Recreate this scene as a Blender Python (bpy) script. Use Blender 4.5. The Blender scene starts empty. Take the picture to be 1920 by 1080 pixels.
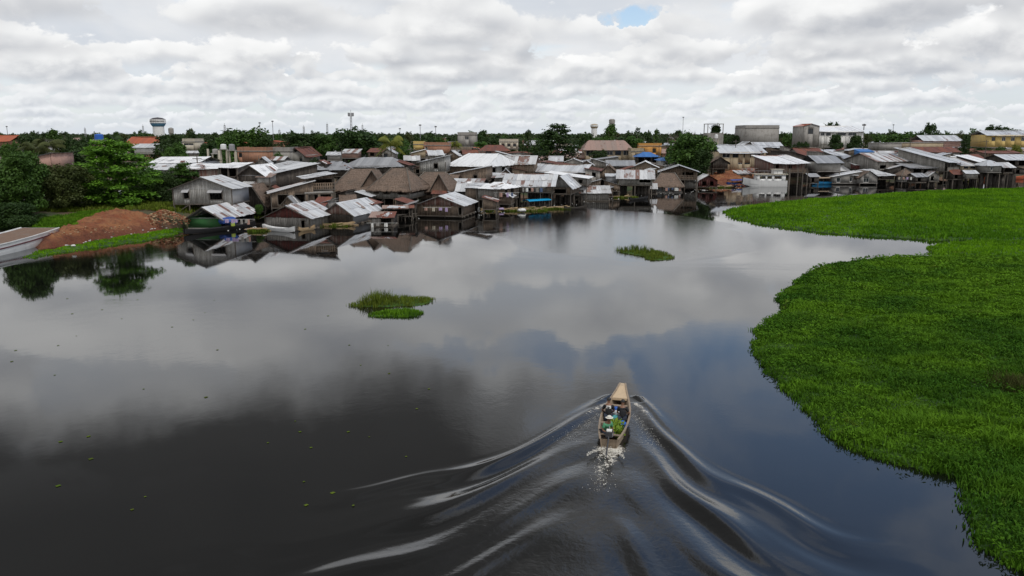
import bpy, bmesh, math, random
import numpy as np
from mathutils import Vector, Matrix
random.seed(7); RNG = np.random.default_rng(11)
SC = bpy.context.scene; COL = SC.collection
# ------------------------------------------------------------------ camera
CAM_H = 13.0; PITCH = math.radians(10.9); FPX = 1493.0
cam_d = bpy.data.cameras.new('camera'); cam = bpy.data.objects.new('camera', cam_d); COL.objects.link(cam)
cam.location = (0, 0, CAM_H); cam.rotation_euler = (math.pi/2 - PITCH, 0, 0)
cam_d.sensor_width = 36; cam_d.lens = 36*FPX/1920; cam_d.clip_start = 0.5; cam_d.clip_end = 30000
SC.camera = cam
CP, SP = math.cos(PITCH), math.sin(PITCH)
def ray(px, py):
    a = (px-960)/FPX; b = (py-540)/FPX
    return Vector((a, CP - b*SP, -SP - b*CP))
def G(px, py, z=0.0):
    r = ray(px, py); t = (z-CAM_H)/r.z
    return Vector((r.x*t, r.y*t, z))
def at(px, py, Y):
    r = ray(px, py); t = Y/r.y
    return Vector((r.x*t, Y, CAM_H + r.z*t))
def ppm(Y, z=2.0): return FPX/(Y*CP + (CAM_H-z)*SP)
# ------------------------------------------------------------------ node helper
class NT:
    def __init__(s, nt): s.nt = nt; s.n = nt.nodes; s.l = nt.links
    def new(s, t, **kw):
        n = s.n.new(t)
        for k, v in kw.items(): setattr(n, k, v)
        return n
    def put(s, sock, v):
        if isinstance(v, bpy.types.NodeSocket): s.l.new(v, sock)
        elif v is not None: sock.default_value = v
    def m(s, op, a, b=None, c=None, clamp=False):
        n = s.new('ShaderNodeMath', operation=op, use_clamp=clamp)
        for i, v in enumerate((a, b, c)):
            if v is not None: s.put(n.inputs[i], v)
        return n.outputs[0]
    def vm(s, op, a, b=None, scale=None):
        n = s.new('ShaderNodeVectorMath', operation=op)
        s.put(n.inputs[0], a)
        if b is not None: s.put(n.inputs[1], b)
        if scale is not None: s.put(n.inputs['Scale'], scale)
        return n.outputs[0]
    def mr(s, v, a, b, c=0.0, d=1.0, smooth=True):
        n = s.new('ShaderNodeMapRange', interpolation_type='SMOOTHSTEP' if smooth else 'LINEAR', clamp=True)
        for i, q in enumerate((v, a, b, c, d)): s.put(n.inputs[i], q)
        return n.outputs[0]
    def noise(s, vec, scale, detail=4, rough=.5, dist=0.0, dim='3D', w=None):
        n = s.new('ShaderNodeTexNoise', noise_dimensions=dim)
        if vec is not None: s.put(n.inputs['Vector'], vec)
        if w is not None: s.put(n.inputs['W'], w)
        s.put(n.inputs['Scale'], scale); s.put(n.inputs['Detail'], detail); s.put(n.inputs['Roughness'], rough); s.put(n.inputs['Distortion'], dist)
        return n.outputs['Fac']
    def mix(s, f, a, b, blend='MIX'):
        n = s.new('ShaderNodeMix', data_type='RGBA', blend_type=blend)
        s.put(n.inputs[0], f); s.put(n.inputs[6], a); s.put(n.inputs[7], b)
        return n.outputs[2]
    def comb(s, x, y, z):
        n = s.new('ShaderNodeCombineXYZ'); s.put(n.inputs[0], x); s.put(n.inputs[1], y); s.put(n.inputs[2], z); return n.outputs[0]
    def sep(s, v):
        n = s.new('ShaderNodeSeparateXYZ'); s.put(n.inputs[0], v); return n.outputs
    def ramp(s, f, stops, interp='LINEAR'):
        n = s.new('ShaderNodeValToRGB'); s.put(n.inputs[0], f); cr = n.color_ramp; cr.interpolation = interp
        while len(cr.elements) < len(stops): cr.elements.new(0.5)
        for e, (p, c) in zip(cr.elements, stops): e.position = p; e.color = (*c, 1) if len(c) == 3 else c
        return n.outputs[0]
def c4(c): return (c[0], c[1], c[2], 1.0)
# ------------------------------------------------------------------ world
SUN_EL, SUN_AZ = math.radians(56), math.radians(140)      # azimuth from +Y towards +X
W = bpy.data.worlds.new('World'); SC.world = W; W.use_nodes = True
def build_world():
    t = NT(W.node_tree); t.n.clear()
    out = t.new('ShaderNodeOutputWorld')
    sky = t.new('ShaderNodeTexSky', sky_type='NISHITA'); sky.sun_disc = False
    sky.sun_elevation = SUN_EL; sky.sun_rotation = SUN_AZ; sky.altitude = 100; sky.dust_density = 0.6; sky.ozone_density = 2.5
    bg1 = t.new('ShaderNodeBackground'); t.put(bg1.inputs[0], sky.outputs[0]); bg1.inputs[1].default_value = 0.15
    g = t.new('ShaderNodeTexCoord').outputs['Generated']
    x, y, z = t.sep(g)
    az = t.m('ARCTAN2', x, y)                     # radians, + right
    el = t.m('ARCSINE', z)
    hl = t.m('MAXIMUM', t.m('SQRT', t.m('ADD', t.m('MULTIPLY', x, x), t.m('MULTIPLY', y, y))), .05)
    ux, uy = t.m('DIVIDE', x, hl), t.m('DIVIDE', y, hl)
    wob = t.m('SUBTRACT', t.noise(g, 5.0, 5, .55), .5)
    wob2 = t.m('SUBTRACT', t.noise(t.vm('ADD', g, (5, 3, 1)), 4.0, 5, .55), .5)
    elw = t.m('ADD', el, t.m('MULTIPLY', wob, .16))
    azw = t.m('ADD', az, t.m('MULTIPLY', wob2, .8))
    # heavy grey cloud high up on the left, clearer air high up on the right, as the water mirrors them
    heavy = t.m('MULTIPLY', t.mr(elw, .265, .34), t.m('MULTIPLY', t.mr(azw, .30, -.06), t.m('MULTIPLY', t.mr(azw, -1.5, -1.0), t.mr(el, 1.25, .9))))
    clear = t.m('MULTIPLY', t.mr(elw, .20, .27), t.m('MULTIPLY', t.mr(azw, -.08, .20), t.mr(azw, 1.8, 1.2)))
    clear = t.m('MULTIPLY', clear, t.m('ADD', .62, t.m('MULTIPLY', .38, t.mr(t.noise(g, 7.0, 5, .55, .4), .66, .40))))
    low = t.mr(el, .10, .015)
    hx_, hy_ = t.m('DIVIDE', t.m('SUBTRACT', t.m('ADD', az, t.m('MULTIPLY', wob2, .05)), .143), .034), t.m('DIVIDE', t.m('SUBTRACT', t.m('ADD', el, t.m('MULTIPLY', wob, .04)), .140), .010)
    gap = t.mr(t.m('ADD', t.m('MULTIPLY', hx_, hx_), t.m('ADD', t.m('MULTIPLY', hy_, hy_), t.m('MULTIPLY', t.m('SUBTRACT', t.noise(g, 26.0, 5, .65), .5), 7.0))), 1.9, .2)       # small blue opening
    clear = t.m('MULTIPLY', clear, t.m('SUBTRACT', 1.0, t.m('MULTIPLY', heavy, .6)))
    clear = t.m('MAXIMUM', clear, t.m('MULTIPLY', gap, .86))
    vn = t.noise(t.comb(t.m('MULTIPLY', ux, 3.0), t.m('MULTIPLY', uy, 3.0), t.m('MULTIPLY', el, 8.0)), 1.0, 5, .55, .4)
    valpha = t.mr(vn, .26, .44)
    valpha = t.m('MULTIPLY', valpha, t.m('SUBTRACT', 1.0, t.m('MULTIPLY', clear, .93)))
    valpha = t.m('MULTIPLY', valpha, t.m('SUBTRACT', 1.0, t.m('MULTIPLY', low, .25)))
    col = t.mix(t.mr(vn, .35, .7), c4((.84, .85, .865)), c4((.64, .685, .75)))
    A = valpha
    # banks of cumulus, far ones first: each has a flat grey base at elevation e and billows upwards by th (degrees)
    banks = [(.5, .8), (1.1, 1.0), (1.8, 1.3), (2.6, 1.7), (3.6, 2.3), (4.9, 3.0), (6.8, 4.6), (9.6, 6.2), (13, 8), (17, 10), (22, 12), (31, 17), (44, 24)]
    for j, (e, th) in enumerate(banks):
        e, th = math.radians(e), math.radians(th); k = 1/(th*(2.3+.07*j)); sd_ = 7.31*j
        def P(daz, dv):
            return t.comb(t.m('ADD', t.m('MULTIPLY', ux, k), sd_ + daz), t.m('ADD', t.m('MULTIPLY', uy, k), sd_*.7), t.m('ADD', t.m('MULTIPLY', el, .62/th), dv + sd_))
        f1 = t.noise(P(0, 0), 1.25, 8, .58, .15)
        f2 = t.noise(P(-.06, .16), 1.25, 3, .5, .15)
        f0 = t.noise(P(0, 0), 1.25, 3, .5, .15)
        cov = t.noise(t.comb(t.m('MULTIPLY', ux, k*.45), t.m('MULTIPLY', uy, k*.45), sd_+3.3), 1.0, 2, .5)
        v = t.m('DIVIDE', t.m('SUBTRACT', el, e), th)
        vw = t.m('ADD', v, t.m('MULTIPLY', t.m('SUBTRACT', f0, .5), .9))
        d = t.m('ADD', f1, t.m('MULTIPLY', cov, .55))
        d = t.m('SUBTRACT', d, t.m('MULTIPLY', t.m('POWER', t.m('MAXIMUM', v, 0.0), 1.6), .27))
        d = t.m('SUBTRACT', d, .655)
        d = t.m('SUBTRACT', d, t.m('MULTIPLY', clear, .30))
        d = t.m('ADD', d, t.m('MULTIPLY', heavy, .25))
        a = t.m('MULTIPLY', t.mr(d, 0.0, .045), t.mr(vw, -.22, .10))
        a = t.m('MULTIPLY', a, .93)
        lit = t.m('ADD', .5, t.m('MULTIPLY', t.m('SUBTRACT', f1, f2), 2.6))       # billows catch light on their upper sides
        lit = t.m('ADD', lit, t.m('MULTIPLY', t.m('SUBTRACT', vw, .45), .75), None)
        lit = t.m('ADD', lit, t.m('MULTIPLY', t.mr(d, .16, .0), .22), clamp=True)
        q_ = min(1, j/6) if j < 8 else .25
        c = t.ramp(lit, [(0.0, (.59-.09*q_, .61-.09*q_, .65-.09*q_)), (.30, (.75-.07*q_, .76-.07*q_, .775-.065*q_)), (.58, (.89, .895, .895)), (.92, (1.0, 1.0, .995))])
        c = t.mix(t.m('MULTIPLY', heavy, .94), c, c4((.088, .088, .090)))
        col = t.mix(a, col, c)
        A = t.m('SUBTRACT', 1.0, t.m('MULTIPLY', t.m('SUBTRACT', 1.0, A), t.m('SUBTRACT', 1.0, a)))
    haze = t.mr(el, .085, .0)
    col = t.mix(t.m('MULTIPLY', haze, .45), col, c4((.70, .76, .84)))
    A = t.m('MAXIMUM', A, t.m('MULTIPLY', haze, .95))
    A = t.m('MAXIMUM', A, t.mr(z, 0.0, -.02))
    bg2 = t.new('ShaderNodeBackground'); t.put(bg2.inputs[0], col); bg2.inputs[1].default_value = 1.0
    mx = t.new('ShaderNodeMixShader'); t.put(mx.inputs[0], A); t.l.new(bg1.outputs[0], mx.inputs[1]); t.l.new(bg2.outputs[0], mx.inputs[2])
    t.l.new(mx.outputs[0], out.inputs[0])
    W.cycles.sampling_method = 'MANUAL'; W.cycles.sample_map_resolution = 512
build_world()
sd = bpy.data.lights.new('sun', 'SUN'); sd.energy = 1.5; sd.angle = math.radians(12); sd.color = (1, .96, .9)
sun = bpy.data.objects.new('sun', sd); COL.objects.link(sun)
sdir = Vector((math.sin(SUN_AZ)*math.cos(SUN_EL), math.cos(SUN_AZ)*math.cos(SUN_EL), math.sin(SUN_EL)))
sun.rotation_euler = sdir.to_track_quat('Z', 'Y').to_euler(); sun.location = sdir*300
SC.view_settings.view_transform = 'Standard'; SC.view_settings.look = 'None'
SC.view_settings.exposure = 0.0; SC.view_settings.gamma = 1.0; SC.view_settings.use_curve_mapping = False
SC.cycles.max_bounces = 5; SC.cycles.diffuse_bounces = 2; SC.cycles.glossy_bounces = 3; SC.cycles.transmission_bounces = 2
SC.cycles.caustics_reflective = False; SC.cycles.caustics_refractive = False
SC.cycles.use_denoising = True
# ------------------------------------------------------------------ helpers: objects
def mesh_obj(name, verts, faces, mat=None, parent=None, smooth=False, mats=None, mi=None):
    me = bpy.data.meshes.new(name)
    me.from_pydata([tuple(v) for v in verts], [], faces)
    for m_ in (mats or [mat]):
        if m_: me.materials.append(m_)
    if mi is not None: me.polygons.foreach_set('material_index', mi)
    if smooth: me.polygons.foreach_set('use_smooth', [True]*len(me.polygons))
    o = bpy.data.objects.new(name, me); COL.objects.link(o)
    if parent: o.parent = parent
    return o
def np_mesh(name, V, F, mat, parent=None, smooth=False, cols=None):
    """V (n,3) float, F (m,k) int with k = 3 or 4"""
    me = bpy.data.meshes.new(name); V = np.asarray(V, np.float32); F = np.asarray(F, np.int32); k = F.shape[1]
    me.vertices.add(len(V)); me.vertices.foreach_set('co', V.ravel())
    me.loops.add(F.size); me.loops.foreach_set('vertex_index', F.ravel())
    me.polygons.add(len(F)); me.polygons.foreach_set('loop_start', np.arange(0, F.size, k, dtype=np.int32))
    try: me.polygons.foreach_set('loop_total', np.full(len(F), k, np.int32))
    except Exception: pass
    if smooth: me.polygons.foreach_set('use_smooth', np.ones(len(F), bool))
    if mat: me.materials.append(mat)
    me.update(calc_edges=True)
    if cols is not None:                           # per-vertex scalar variation
        a = me.attributes.new('var', 'FLOAT', 'POINT'); a.data.foreach_set('value', np.asarray(cols, np.float32))
    o = bpy.data.objects.new(name, me); COL.objects.link(o)
    if parent: o.parent = parent
    return o
def inst(name, me, parent=None, loc=(0, 0, 0), rot=(0, 0, 0), scale=(1, 1, 1)):
    o = bpy.data.objects.new(name, me); COL.objects.link(o); o.location = loc; o.rotation_euler = rot; o.scale = scale
    if parent: o.parent = parent
    return o
def empty(name, loc=(0, 0, 0), rz=0):
    o = bpy.data.objects.new(name, None); COL.objects.link(o); o.location = loc; o.rotation_euler = (0, 0, rz); o.empty_display_size = .3; return o
LABELS = {}
def tag(o, label=None, cat=None, group=None, kind=None):
    if label: o['label'] = label; LABELS.setdefault(label, []).append(o)
    if cat: o['category'] = cat
    if group: o['group'] = group
    if kind: o['kind'] = kind
    return o
class MB:
    """collects boxes, tubes and polygons for one mesh"""
    def __init__(s): s.v = []; s.f = []
    def poly(s, pts):
        b = len(s.v); s.v += [tuple(p) for p in pts]; s.f.append(tuple(range(b, b+len(pts)))); return s
    def box(s, c, d, M=None):
        b = len(s.v)
        for i in range(8):
            p = Vector((c[0]+(.5 if i & 1 else -.5)*d[0], c[1]+(.5 if i & 2 else -.5)*d[1], c[2]+(.5 if i & 4 else -.5)*d[2]))
            s.v.append(tuple(M @ p if M else p))
        s.f += [tuple(b+k for k in q) for q in ((0, 2, 3, 1), (4, 5, 7, 6), (0, 1, 5, 4), (2, 6, 7, 3), (0, 4, 6, 2), (1, 3, 7, 5))]; return s
    def bar(s, p, q, w, h=None, n=4):
        """square or round bar between two points"""
        p, q = Vector(p), Vector(q); d = (q-p).normalized(); h = h or w
        u = d.cross(Vector((0, 0, 1)));  u = u.normalized() if u.length > 1e-3 else Vector((1, 0, 0))
        w2 = d.cross(u); b = len(s.v)
        for e in (p, q):
            for k in range(n):
                a = 2*math.pi*(k+.5)/n; r = .7071 if n == 4 else .5
                s.v.append(tuple(e + u*math.cos(a)*w*r + w2*math.sin(a)*h*r))
        for k in range(n): s.f.append((b+k, b+(k+1) % n, b+n+(k+1) % n, b+n+k))
        s.f.append(tuple(b+k for k in range(n))[::-1]); s.f.append(tuple(b+n+k for k in range(n))); return s
    def tube(s, pts, rs, n=8, caps=True):
        b = len(s.v); pts = [Vector(p) for p in pts]
        for i, p in enumerate(pts):
            d = (pts[min(i+1, len(pts)-1)] - pts[max(i-1, 0)]).normalized()
            u = d.cross(Vector((0, 1, 0.01))); u = u.normalized() if u.length > 1e-3 else Vector((1, 0, 0))
            w = d.cross(u)
            for k in range(n):
                a = 2*math.pi*k/n; s.v.append(tuple(p + (u*math.cos(a)+w*math.sin(a))*rs[i]))
        for i in range(len(pts)-1):
            for k in range(n):
                s.f.append((b+i*n+k, b+i*n+(k+1) % n, b+(i+1)*n+(k+1) % n, b+(i+1)*n+k))
        if caps: s.f.append(tuple(b+k for k in range(n))[::-1]); s.f.append(tuple(b+(len(pts)-1)*n+k for k in range(n)))
        return s
    def lathe(s, prof, n=16, c=(0, 0)):
        b = len(s.v)
        for r, z in prof:
            for k in range(n):
                a = 2*math.pi*k/n; s.v.append((c[0]+r*math.cos(a), c[1]+r*math.sin(a), z))
        for i in range(len(prof)-1):
            for k in range(n):
                s.f.append((b+i*n+k, b+i*n+(k+1) % n, b+(i+1)*n+(k+1) % n, b+(i+1)*n+k))
        s.f.append(tuple(b+k for k in range(n))[::-1]); s.f.append(tuple(b+(len(prof)-1)*n+k for k in range(n))); return s
    def build(s, name, mat, parent=None, smooth=False): return mesh_obj(name, s.v, s.f, mat, parent, smooth)
# ------------------------------------------------------------------ materials
def new_mat(name):
    m = bpy.data.materials.new(name); m.use_nodes = True
    t = NT(m.node_tree); b = t.n['Principled BSDF']; return m, t, b
def obj_coord(t): return t.new('ShaderNodeTexCoord').outputs['Object']
def geo_pos(t): return t.new('ShaderNodeNewGeometry').outputs['Position']
def rnd(t): return t.new('ShaderNodeObjectInfo').outputs['Random']
def bump(t, b, h, dist=.02, strength=1.0):
    n = t.new('ShaderNodeBump'); t.put(n.inputs['Height'], h); n.inputs['Distance'].default_value = dist; n.inputs['Strength'].default_value = strength
    t.l.new(n.outputs[0], b.inputs['Normal'])
# ------------------------------------------------------------------ water
BOAT = G(1156, 800); BOW = G(1172, 742)
def water_mat():
    m, t, b = new_mat('river_water')
    p = geo_pos(t)
    b.inputs['IOR'].default_value = 1.64; b.inputs['Specular IOR Level'].default_value = .5
    x, y, z = t.sep(p)
    foam = t.new('ShaderNodeAttribute', attribute_name='foam').outputs['Fac']
    fn = t.noise(p, 6.5, 8, .75, .9)
    ff = t.mr(t.m('MULTIPLY', foam, t.mr(fn, .30, .80, 0.0, 1.9)), .34, .60)
    silt = t.mr(foam, 0.0, .9)
    base = t.mix(silt, c4((.0050, .0050, .0046)), c4((.040, .034, .027)))
    base = t.mix(ff, base, c4((.62, .58, .50)))
    t.put(b.inputs['Base Color'], base)
    wind = t.noise(t.comb(t.m('MULTIPLY', x, .45), y, 0.0), .035, 3, .5, .6)      # patches of wind ripple
    dx_, dy_ = t.m('DIVIDE', t.m('SUBTRACT', x, 14.0), 17.0), t.m('DIVIDE', t.m('SUBTRACT', y, 112.0), 34.0)
    rr_ = t.m('ADD', t.m('ADD', t.m('MULTIPLY', dx_, dx_), t.m('MULTIPLY', dy_, dy_)), t.m('MULTIPLY', t.m('SUBTRACT', wind, .5), 2.5))
    wmask = t.m('MAXIMUM', t.m('MULTIPLY', t.mr(wind, .53, .60), .45), t.mr(rr_, 1.0, .82))
    t.put(b.inputs['Roughness'], t.m('ADD', t.m('ADD', .03, t.m('MULTIPLY', wmask, .045)), t.m('MULTIPLY', ff, .6)))
    r1 = t.noise(t.comb(x, t.m('MULTIPLY', y, 1.0), 0.0), .9, 4, .55, .4)
    r2 = t.noise(p, 5.0, 3, .6)
    churn = t.new('ShaderNodeAttribute', attribute_name='churn').outputs['Fac']
    calm = t.m('ADD', .022, t.m('MULTIPLY', wmask, .16))
    h = t.m('MULTIPLY', r1, calm)
    h = t.m('ADD', h, t.m('MULTIPLY', r2, t.m('ADD', t.m('MULTIPLY', wmask, .10), t.m('MULTIPLY', churn, .14))))
    h = t.m('ADD', h, t.m('MULTIPLY', t.noise(p, 2.2, 6, .62, 1.2), t.m('MULTIPLY', churn, .26)))
    bump(t, b, h, .06)
    return m
def build_water():
    bx, by = BOW.x, BOW.y
    hd = (BOW - BOAT); th = math.atan2(hd.x, hd.y)          # heading, clockwise from +Y
    xs = np.unique(np.concatenate([-np.geomspace(40, 9000, 26)[::-1], np.arange(-39.5, -24.2, .5), np.arange(-24, 26, .11), np.arange(26.2, 39.8, .5), np.geomspace(40, 9000, 26)]))
    ys = np.unique(np.concatenate([np.linspace(-200, 8, 6), np.arange(8, 20, .4), np.arange(20, 46, .11), np.arange(46, 130, 2.0), np.geomspace(130, 420, 20)]))
    Xg, Yg = np.meshgrid(xs, ys)
    # boat frame: s behind the bow, q to starboard
    dx, dy = Xg-bx, Yg-by
    s = -(dx*math.sin(th)+dy*math.cos(th)); q = dx*math.cos(th)-dy*math.sin(th)
    act = (s > -3) & (s < 32) & (np.abs(q) < 30)
    S, Q = s[act], q[act]
    # crests of the diverging waves, measured behind the bow: s as a function of the offset |q|
    aq = np.abs(Q)
    qk = np.array([0, 1.0, 2.6, 3.9, 5.6, 8.4, 14])
    def smooth_interp(a_, xk, yk):
        g_ = np.linspace(0, 40, 801); y_ = np.interp(g_, xk, yk); y_ = np.where(g_ > xk[-1], yk[-1]+(g_-xk[-1])*.6, y_)
        kx = np.hanning(61); kx /= kx.sum(); y_ = np.convolve(np.pad(y_, 30, mode='edge'), kx, 'valid'); return np.interp(a_, g_, y_)
    s1 = smooth_interp(aq, qk, [.3, 2.1, 6.0, 8.4, 10.6, 12.9, 15.5])
    s2 = smooth_interp(aq, qk, [5.0, 6.6, 9.6, 12.0, 14.3, 16.6, 19.5])
    s3 = smooth_interp(aq, qk, [9.5, 10.6, 13.3, 15.6, 17.7, 19.6, 22.5])
    S_ = S + .25*np.sin(aq*1.3+np.sign(Q)) + .18*np.sin(S*.9+Q*.7)
    K = np.where(S_ < s1, 1-(s1-S_)/2.2, np.where(S_ < s2, 1+(S_-s1)/(s2-s1), np.where(S_ < s3, 2+(S_-s2)/(s3-s2), 3+(S_-s3)/3.6)))
    K = np.maximum(K, .5)
    w1 = np.cos(2*np.pi*K); w1 = np.where(w1 > 0, w1**1.15, -np.abs(w1)*.85)
    w1[K <= .5] = w1[K <= .5]
    z = (w1+.8*np.clip((.75-K)/.25, 0, 1))*(K > .5)
    out = np.exp(-((aq-(1.0+.31*np.maximum(S, 0)))/(1.5+.15*np.maximum(S, 0)))**2)
    z = z*out*np.clip(S/1.5, 0, 1)*np.exp(-np.maximum(S-8, 0)/22)*(.075+.085*np.clip((S-5)/6, 0, 1))*np.clip(aq/1.4, .12, 1)*np.exp(-np.maximum(aq-5.0, 0)/4.0)
    z *= .62+.38*np.sin(aq*1.05-K*1.9+np.sign(Q)*.8+1.0)
    z += .004*np.cos(2*np.pi*K*2.55+.5*aq)*out*(K > .8)*np.clip(S/6, 0, 1)
    z += .0008*np.cos(2*np.pi*K*5.3+.9*aq)*out*(K > 1.0)*np.clip(S/6, 0, 1)
    # transverse swell between the arms
    z += .03*np.cos((S-6.8)*1.55+aq*.25)*np.exp(-(aq/(1.2+.12*np.maximum(S, 0)))**2)*np.clip((S-6.6)/2.0, 0, 1)*np.exp(-np.maximum(S-6.8, 0)/14)
    z *= np.clip((32-S)/6, 0, 1)
    # bow crest thrown out to both sides
    for side in (1, -1):
        c = side*(.55 + .50*np.maximum(S, 0)**.86)
        d = (Q - c)/(.16+.05*np.maximum(S, 0))
        z += .13*np.exp(-d*d)*np.exp(-np.maximum(S, 0)/2.6)*(S > 0)
    Z = np.zeros_like(Xg); Z[act] = z
    foam = np.zeros_like(Xg); churn = np.zeros_like(Xg)
    f = np.zeros_like(S); ch = np.zeros_like(S)
    sb = S-6.8                                              # behind the stern
    wgl = .16*np.sin(sb*1.7)+.1*np.sin(sb*4.1+1)
    f += 1.0*np.exp(-((Q-wgl)/(.26+.05*np.maximum(sb, 0)))**2)*(sb > -.2)*np.exp(-np.maximum(sb, 0)/3.6)
    f += .9*np.exp(-(sb-.35)**2/.25 - (Q/.75)**2)
    for side in (1, -1):
        c = side*(.62 + .50*np.maximum(S-1.2, 0)**.85)
        f += .78*np.exp(-((Q-c)/(.13+.10*np.maximum(S-1, 0)))**2)*(S > 1.0)*np.exp(-np.maximum(S-1.4, 0)/2.4)
    ch += np.exp(-(Q/(1.0+.32*np.maximum(S, 0)))**4)*(S > 1)*np.exp(-np.maximum(S, 0)/26)
    foam[act] = f; churn[act] = ch*np.clip((32-S)/6, 0, 1)
    V = np.stack([Xg, Yg, Z], -1).reshape(-1, 3); n, mm = Xg.shape[1], Xg.shape[0]
    i = np.arange((mm-1)*(n-1)); r, c = i//(n-1), i % (n-1); a = r*n+c
    F = np.stack([a, a+1, a+n+1, a+n], 1)
    o = np_mesh('river', V, F, water_mat(), smooth=True); tag(o, kind='structure')
    for nm, arr in (('foam', foam), ('churn', churn)):
        at_ = o.data.attributes.new(nm, 'FLOAT', 'POINT'); at_.data.foreach_set('value', arr.ravel().astype(np.float32))
    return th
HEAD = build_water()
# ------------------------------------------------------------------ surface materials
def var_attr(t): return t.new('ShaderNodeAttribute', attribute_name='var').outputs['Fac']
def m_boards(name, c1, c2, rough=.85, stain=.5):
    m, t, b = new_mat(name); p = obj_coord(t)
    v = t.m('FRACT', t.m('ADD', var_attr(t), rnd(t)))
    col = t.mix(v, c4(c1), c4(c2))
    x, y, z = t.sep(p)
    st = t.noise(t.comb(t.m('MULTIPLY', x, 3.0), t.m('MULTIPLY', y, 3.0), t.m('MULTIPLY', z, .5)), 1.4, 4, .6)
    col = t.mix(t.m('MULTIPLY', t.mr(st, .42, .72), stain), col, c4(tuple(k*.28 for k in c1)))
    n2 = t.noise(p, .7, 3, .6)
    col = t.mix(t.m('MULTIPLY', t.mr(n2, .5, .7), .4), col, c4((.20, .18, .16)))
    t.put(b.inputs['Base Color'], col); b.inputs['Roughness'].default_value = rough
    bump(t, b, st, .01); return m
def m_plain(name, c, rough=.8, stain=.35, sc=.6, dirt=(.10, .085, .07)):
    m, t, b = new_mat(name); p = obj_coord(t)
    n = t.noise(p, sc, 5, .62); x, y, z = t.sep(p)
    n2 = t.noise(t.comb(t.m('MULTIPLY', x, 2.2), t.m('MULTIPLY', y, 2.2), t.m('MULTIPLY', z, .35)), 1.1, 4, .6)
    col = t.mix(t.m('MULTIPLY', t.mr(n, .45, .72), stain), c4(c), c4(dirt))
    col = t.mix(t.m('MULTIPLY', t.mr(n2, .5, .75), stain*.9), col, c4(dirt))
    t.put(b.inputs['Base Color'], col); b.inputs['Roughness'].default_value = rough
    bump(t, b, n, .01); return m
def m_roof(name, c1, c2, rust=.2, rustcol=(.16, .062, .035), rough=.5, metal=.0, rustvar=0.0):
    """corrugated sheets: every sheet has its own age, rust creeps in from the edges"""
    m, t, b = new_mat(name); p = obj_coord(t); x, y, z = t.sep(p)
    v = t.m('FRACT', t.m('ADD', var_attr(t), rnd(t)))
    col = t.mix(v, c4(c1), c4(c2))
    n = t.noise(t.comb(x, t.m('MULTIPLY', y, .45), t.m('MULTIPLY', rnd(t), 50)), .9, 5, .65)
    n = t.m('ADD', n, t.m('MULTIPLY', t.m('SUBTRACT', v, .5), .16+rustvar))
    k = .72 - rust*.42
    f = t.mr(n, k, k+.10)
    col = t.mix(t.m('MULTIPLY', f, .85), col, c4(rustcol))
    n3 = t.noise(t.comb(t.m('MULTIPLY', x, 3), t.m('MULTIPLY', y, .5), 2.0), 1.3, 4, .6)
    col = t.mix(t.m('MULTIPLY', t.mr(n3, .45, .75), .30), col, c4((.13, .12, .115)))
    t.put(b.inputs['Base Color'], col); t.put(b.inputs['Roughness'], t.m('ADD', rough, t.m('MULTIPLY', f, .3))); b.inputs['Metallic'].default_value = metal
    h = t.m('ADD', t.m('MULTIPLY', t.m('SINE', t.m('MULTIPLY', x, 30.0)), .5), t.m('MULTIPLY', n, .5))
    bump(t, b, h, .02); return m
def m_thatch():
    m, t, b = new_mat('palm_thatch'); p = obj_coord(t); x, y, z = t.sep(p)
    n = t.noise(t.comb(t.m('MULTIPLY', x, 5), t.m('MULTIPLY', y, 1.0), rnd(t)), 2.2, 5, .65)
    n2 = t.noise(t.comb(x, y, t.m('MULTIPLY', rnd(t), 30)), .55, 4, .6)
    col = t.mix(t.mr(n, .3, .7), c4((.085, .060, .045)), c4((.225, .160, .120)))
    col = t.mix(t.m('MULTIPLY', t.mr(n2, .45, .7), .45), col, c4((.085, .07, .058)))
    t.put(b.inputs['Base Color'], col); b.inputs['Roughness'].default_value = .95
    bump(t, b, n, .06); return m
WM = dict(
    grey=m_boards('weathered_boards', (.35, .33, .30), (.21, .195, .175)),
    pale=m_boards('pale_boards', (.43, .42, .40), (.31, .30, .28), stain=.35),
    brown=m_boards('brown_boards', (.27, .20, .145), (.165, .125, .095)),
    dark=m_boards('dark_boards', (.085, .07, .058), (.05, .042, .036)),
    rustw=m_boards('rusty_wall_sheets', (.17, .06, .042), (.30, .24, .21), stain=.3),
    red=m_boards('red_boards', (.15, .035, .028), (.10, .04, .035), stain=.3),
    tan=m_plain('tan_plaster', (.40, .32, .215), stain=.4), cream=m_plain('cream_plaster', (.50, .45, .36), stain=.35),
    white=m_plain('white_plaster', (.66, .65, .63), stain=.25), conc=m_plain('bare_concrete', (.30, .285, .265), stain=.5),
    green=m_plain('green_paint', (.030, .135, .035), stain=.3), turq=m_plain('turquoise_paint', (.06, .33, .32), stain=.25),
    orange=m_plain('orange_plaster', (.55, .27, .07), stain=.25), yellow=m_plain('yellow_plaster', (.58, .42, .15), stain=.2),
    brick=m_plain('raw_brick', (.34, .17, .105), stain=.6, sc=1.5), blue=m_plain('blue_paint', (.03, .16, .42), stain=.25),
    pink=m_plain('pink_plaster', (.45, .27, .22), stain=.3), sheet=m_plain('pale_wall_sheet', (.42, .42, .43), stain=.2, rough=.5),
    lime=m_plain('lime_paint', (.32, .42, .12), stain=.2))
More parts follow.
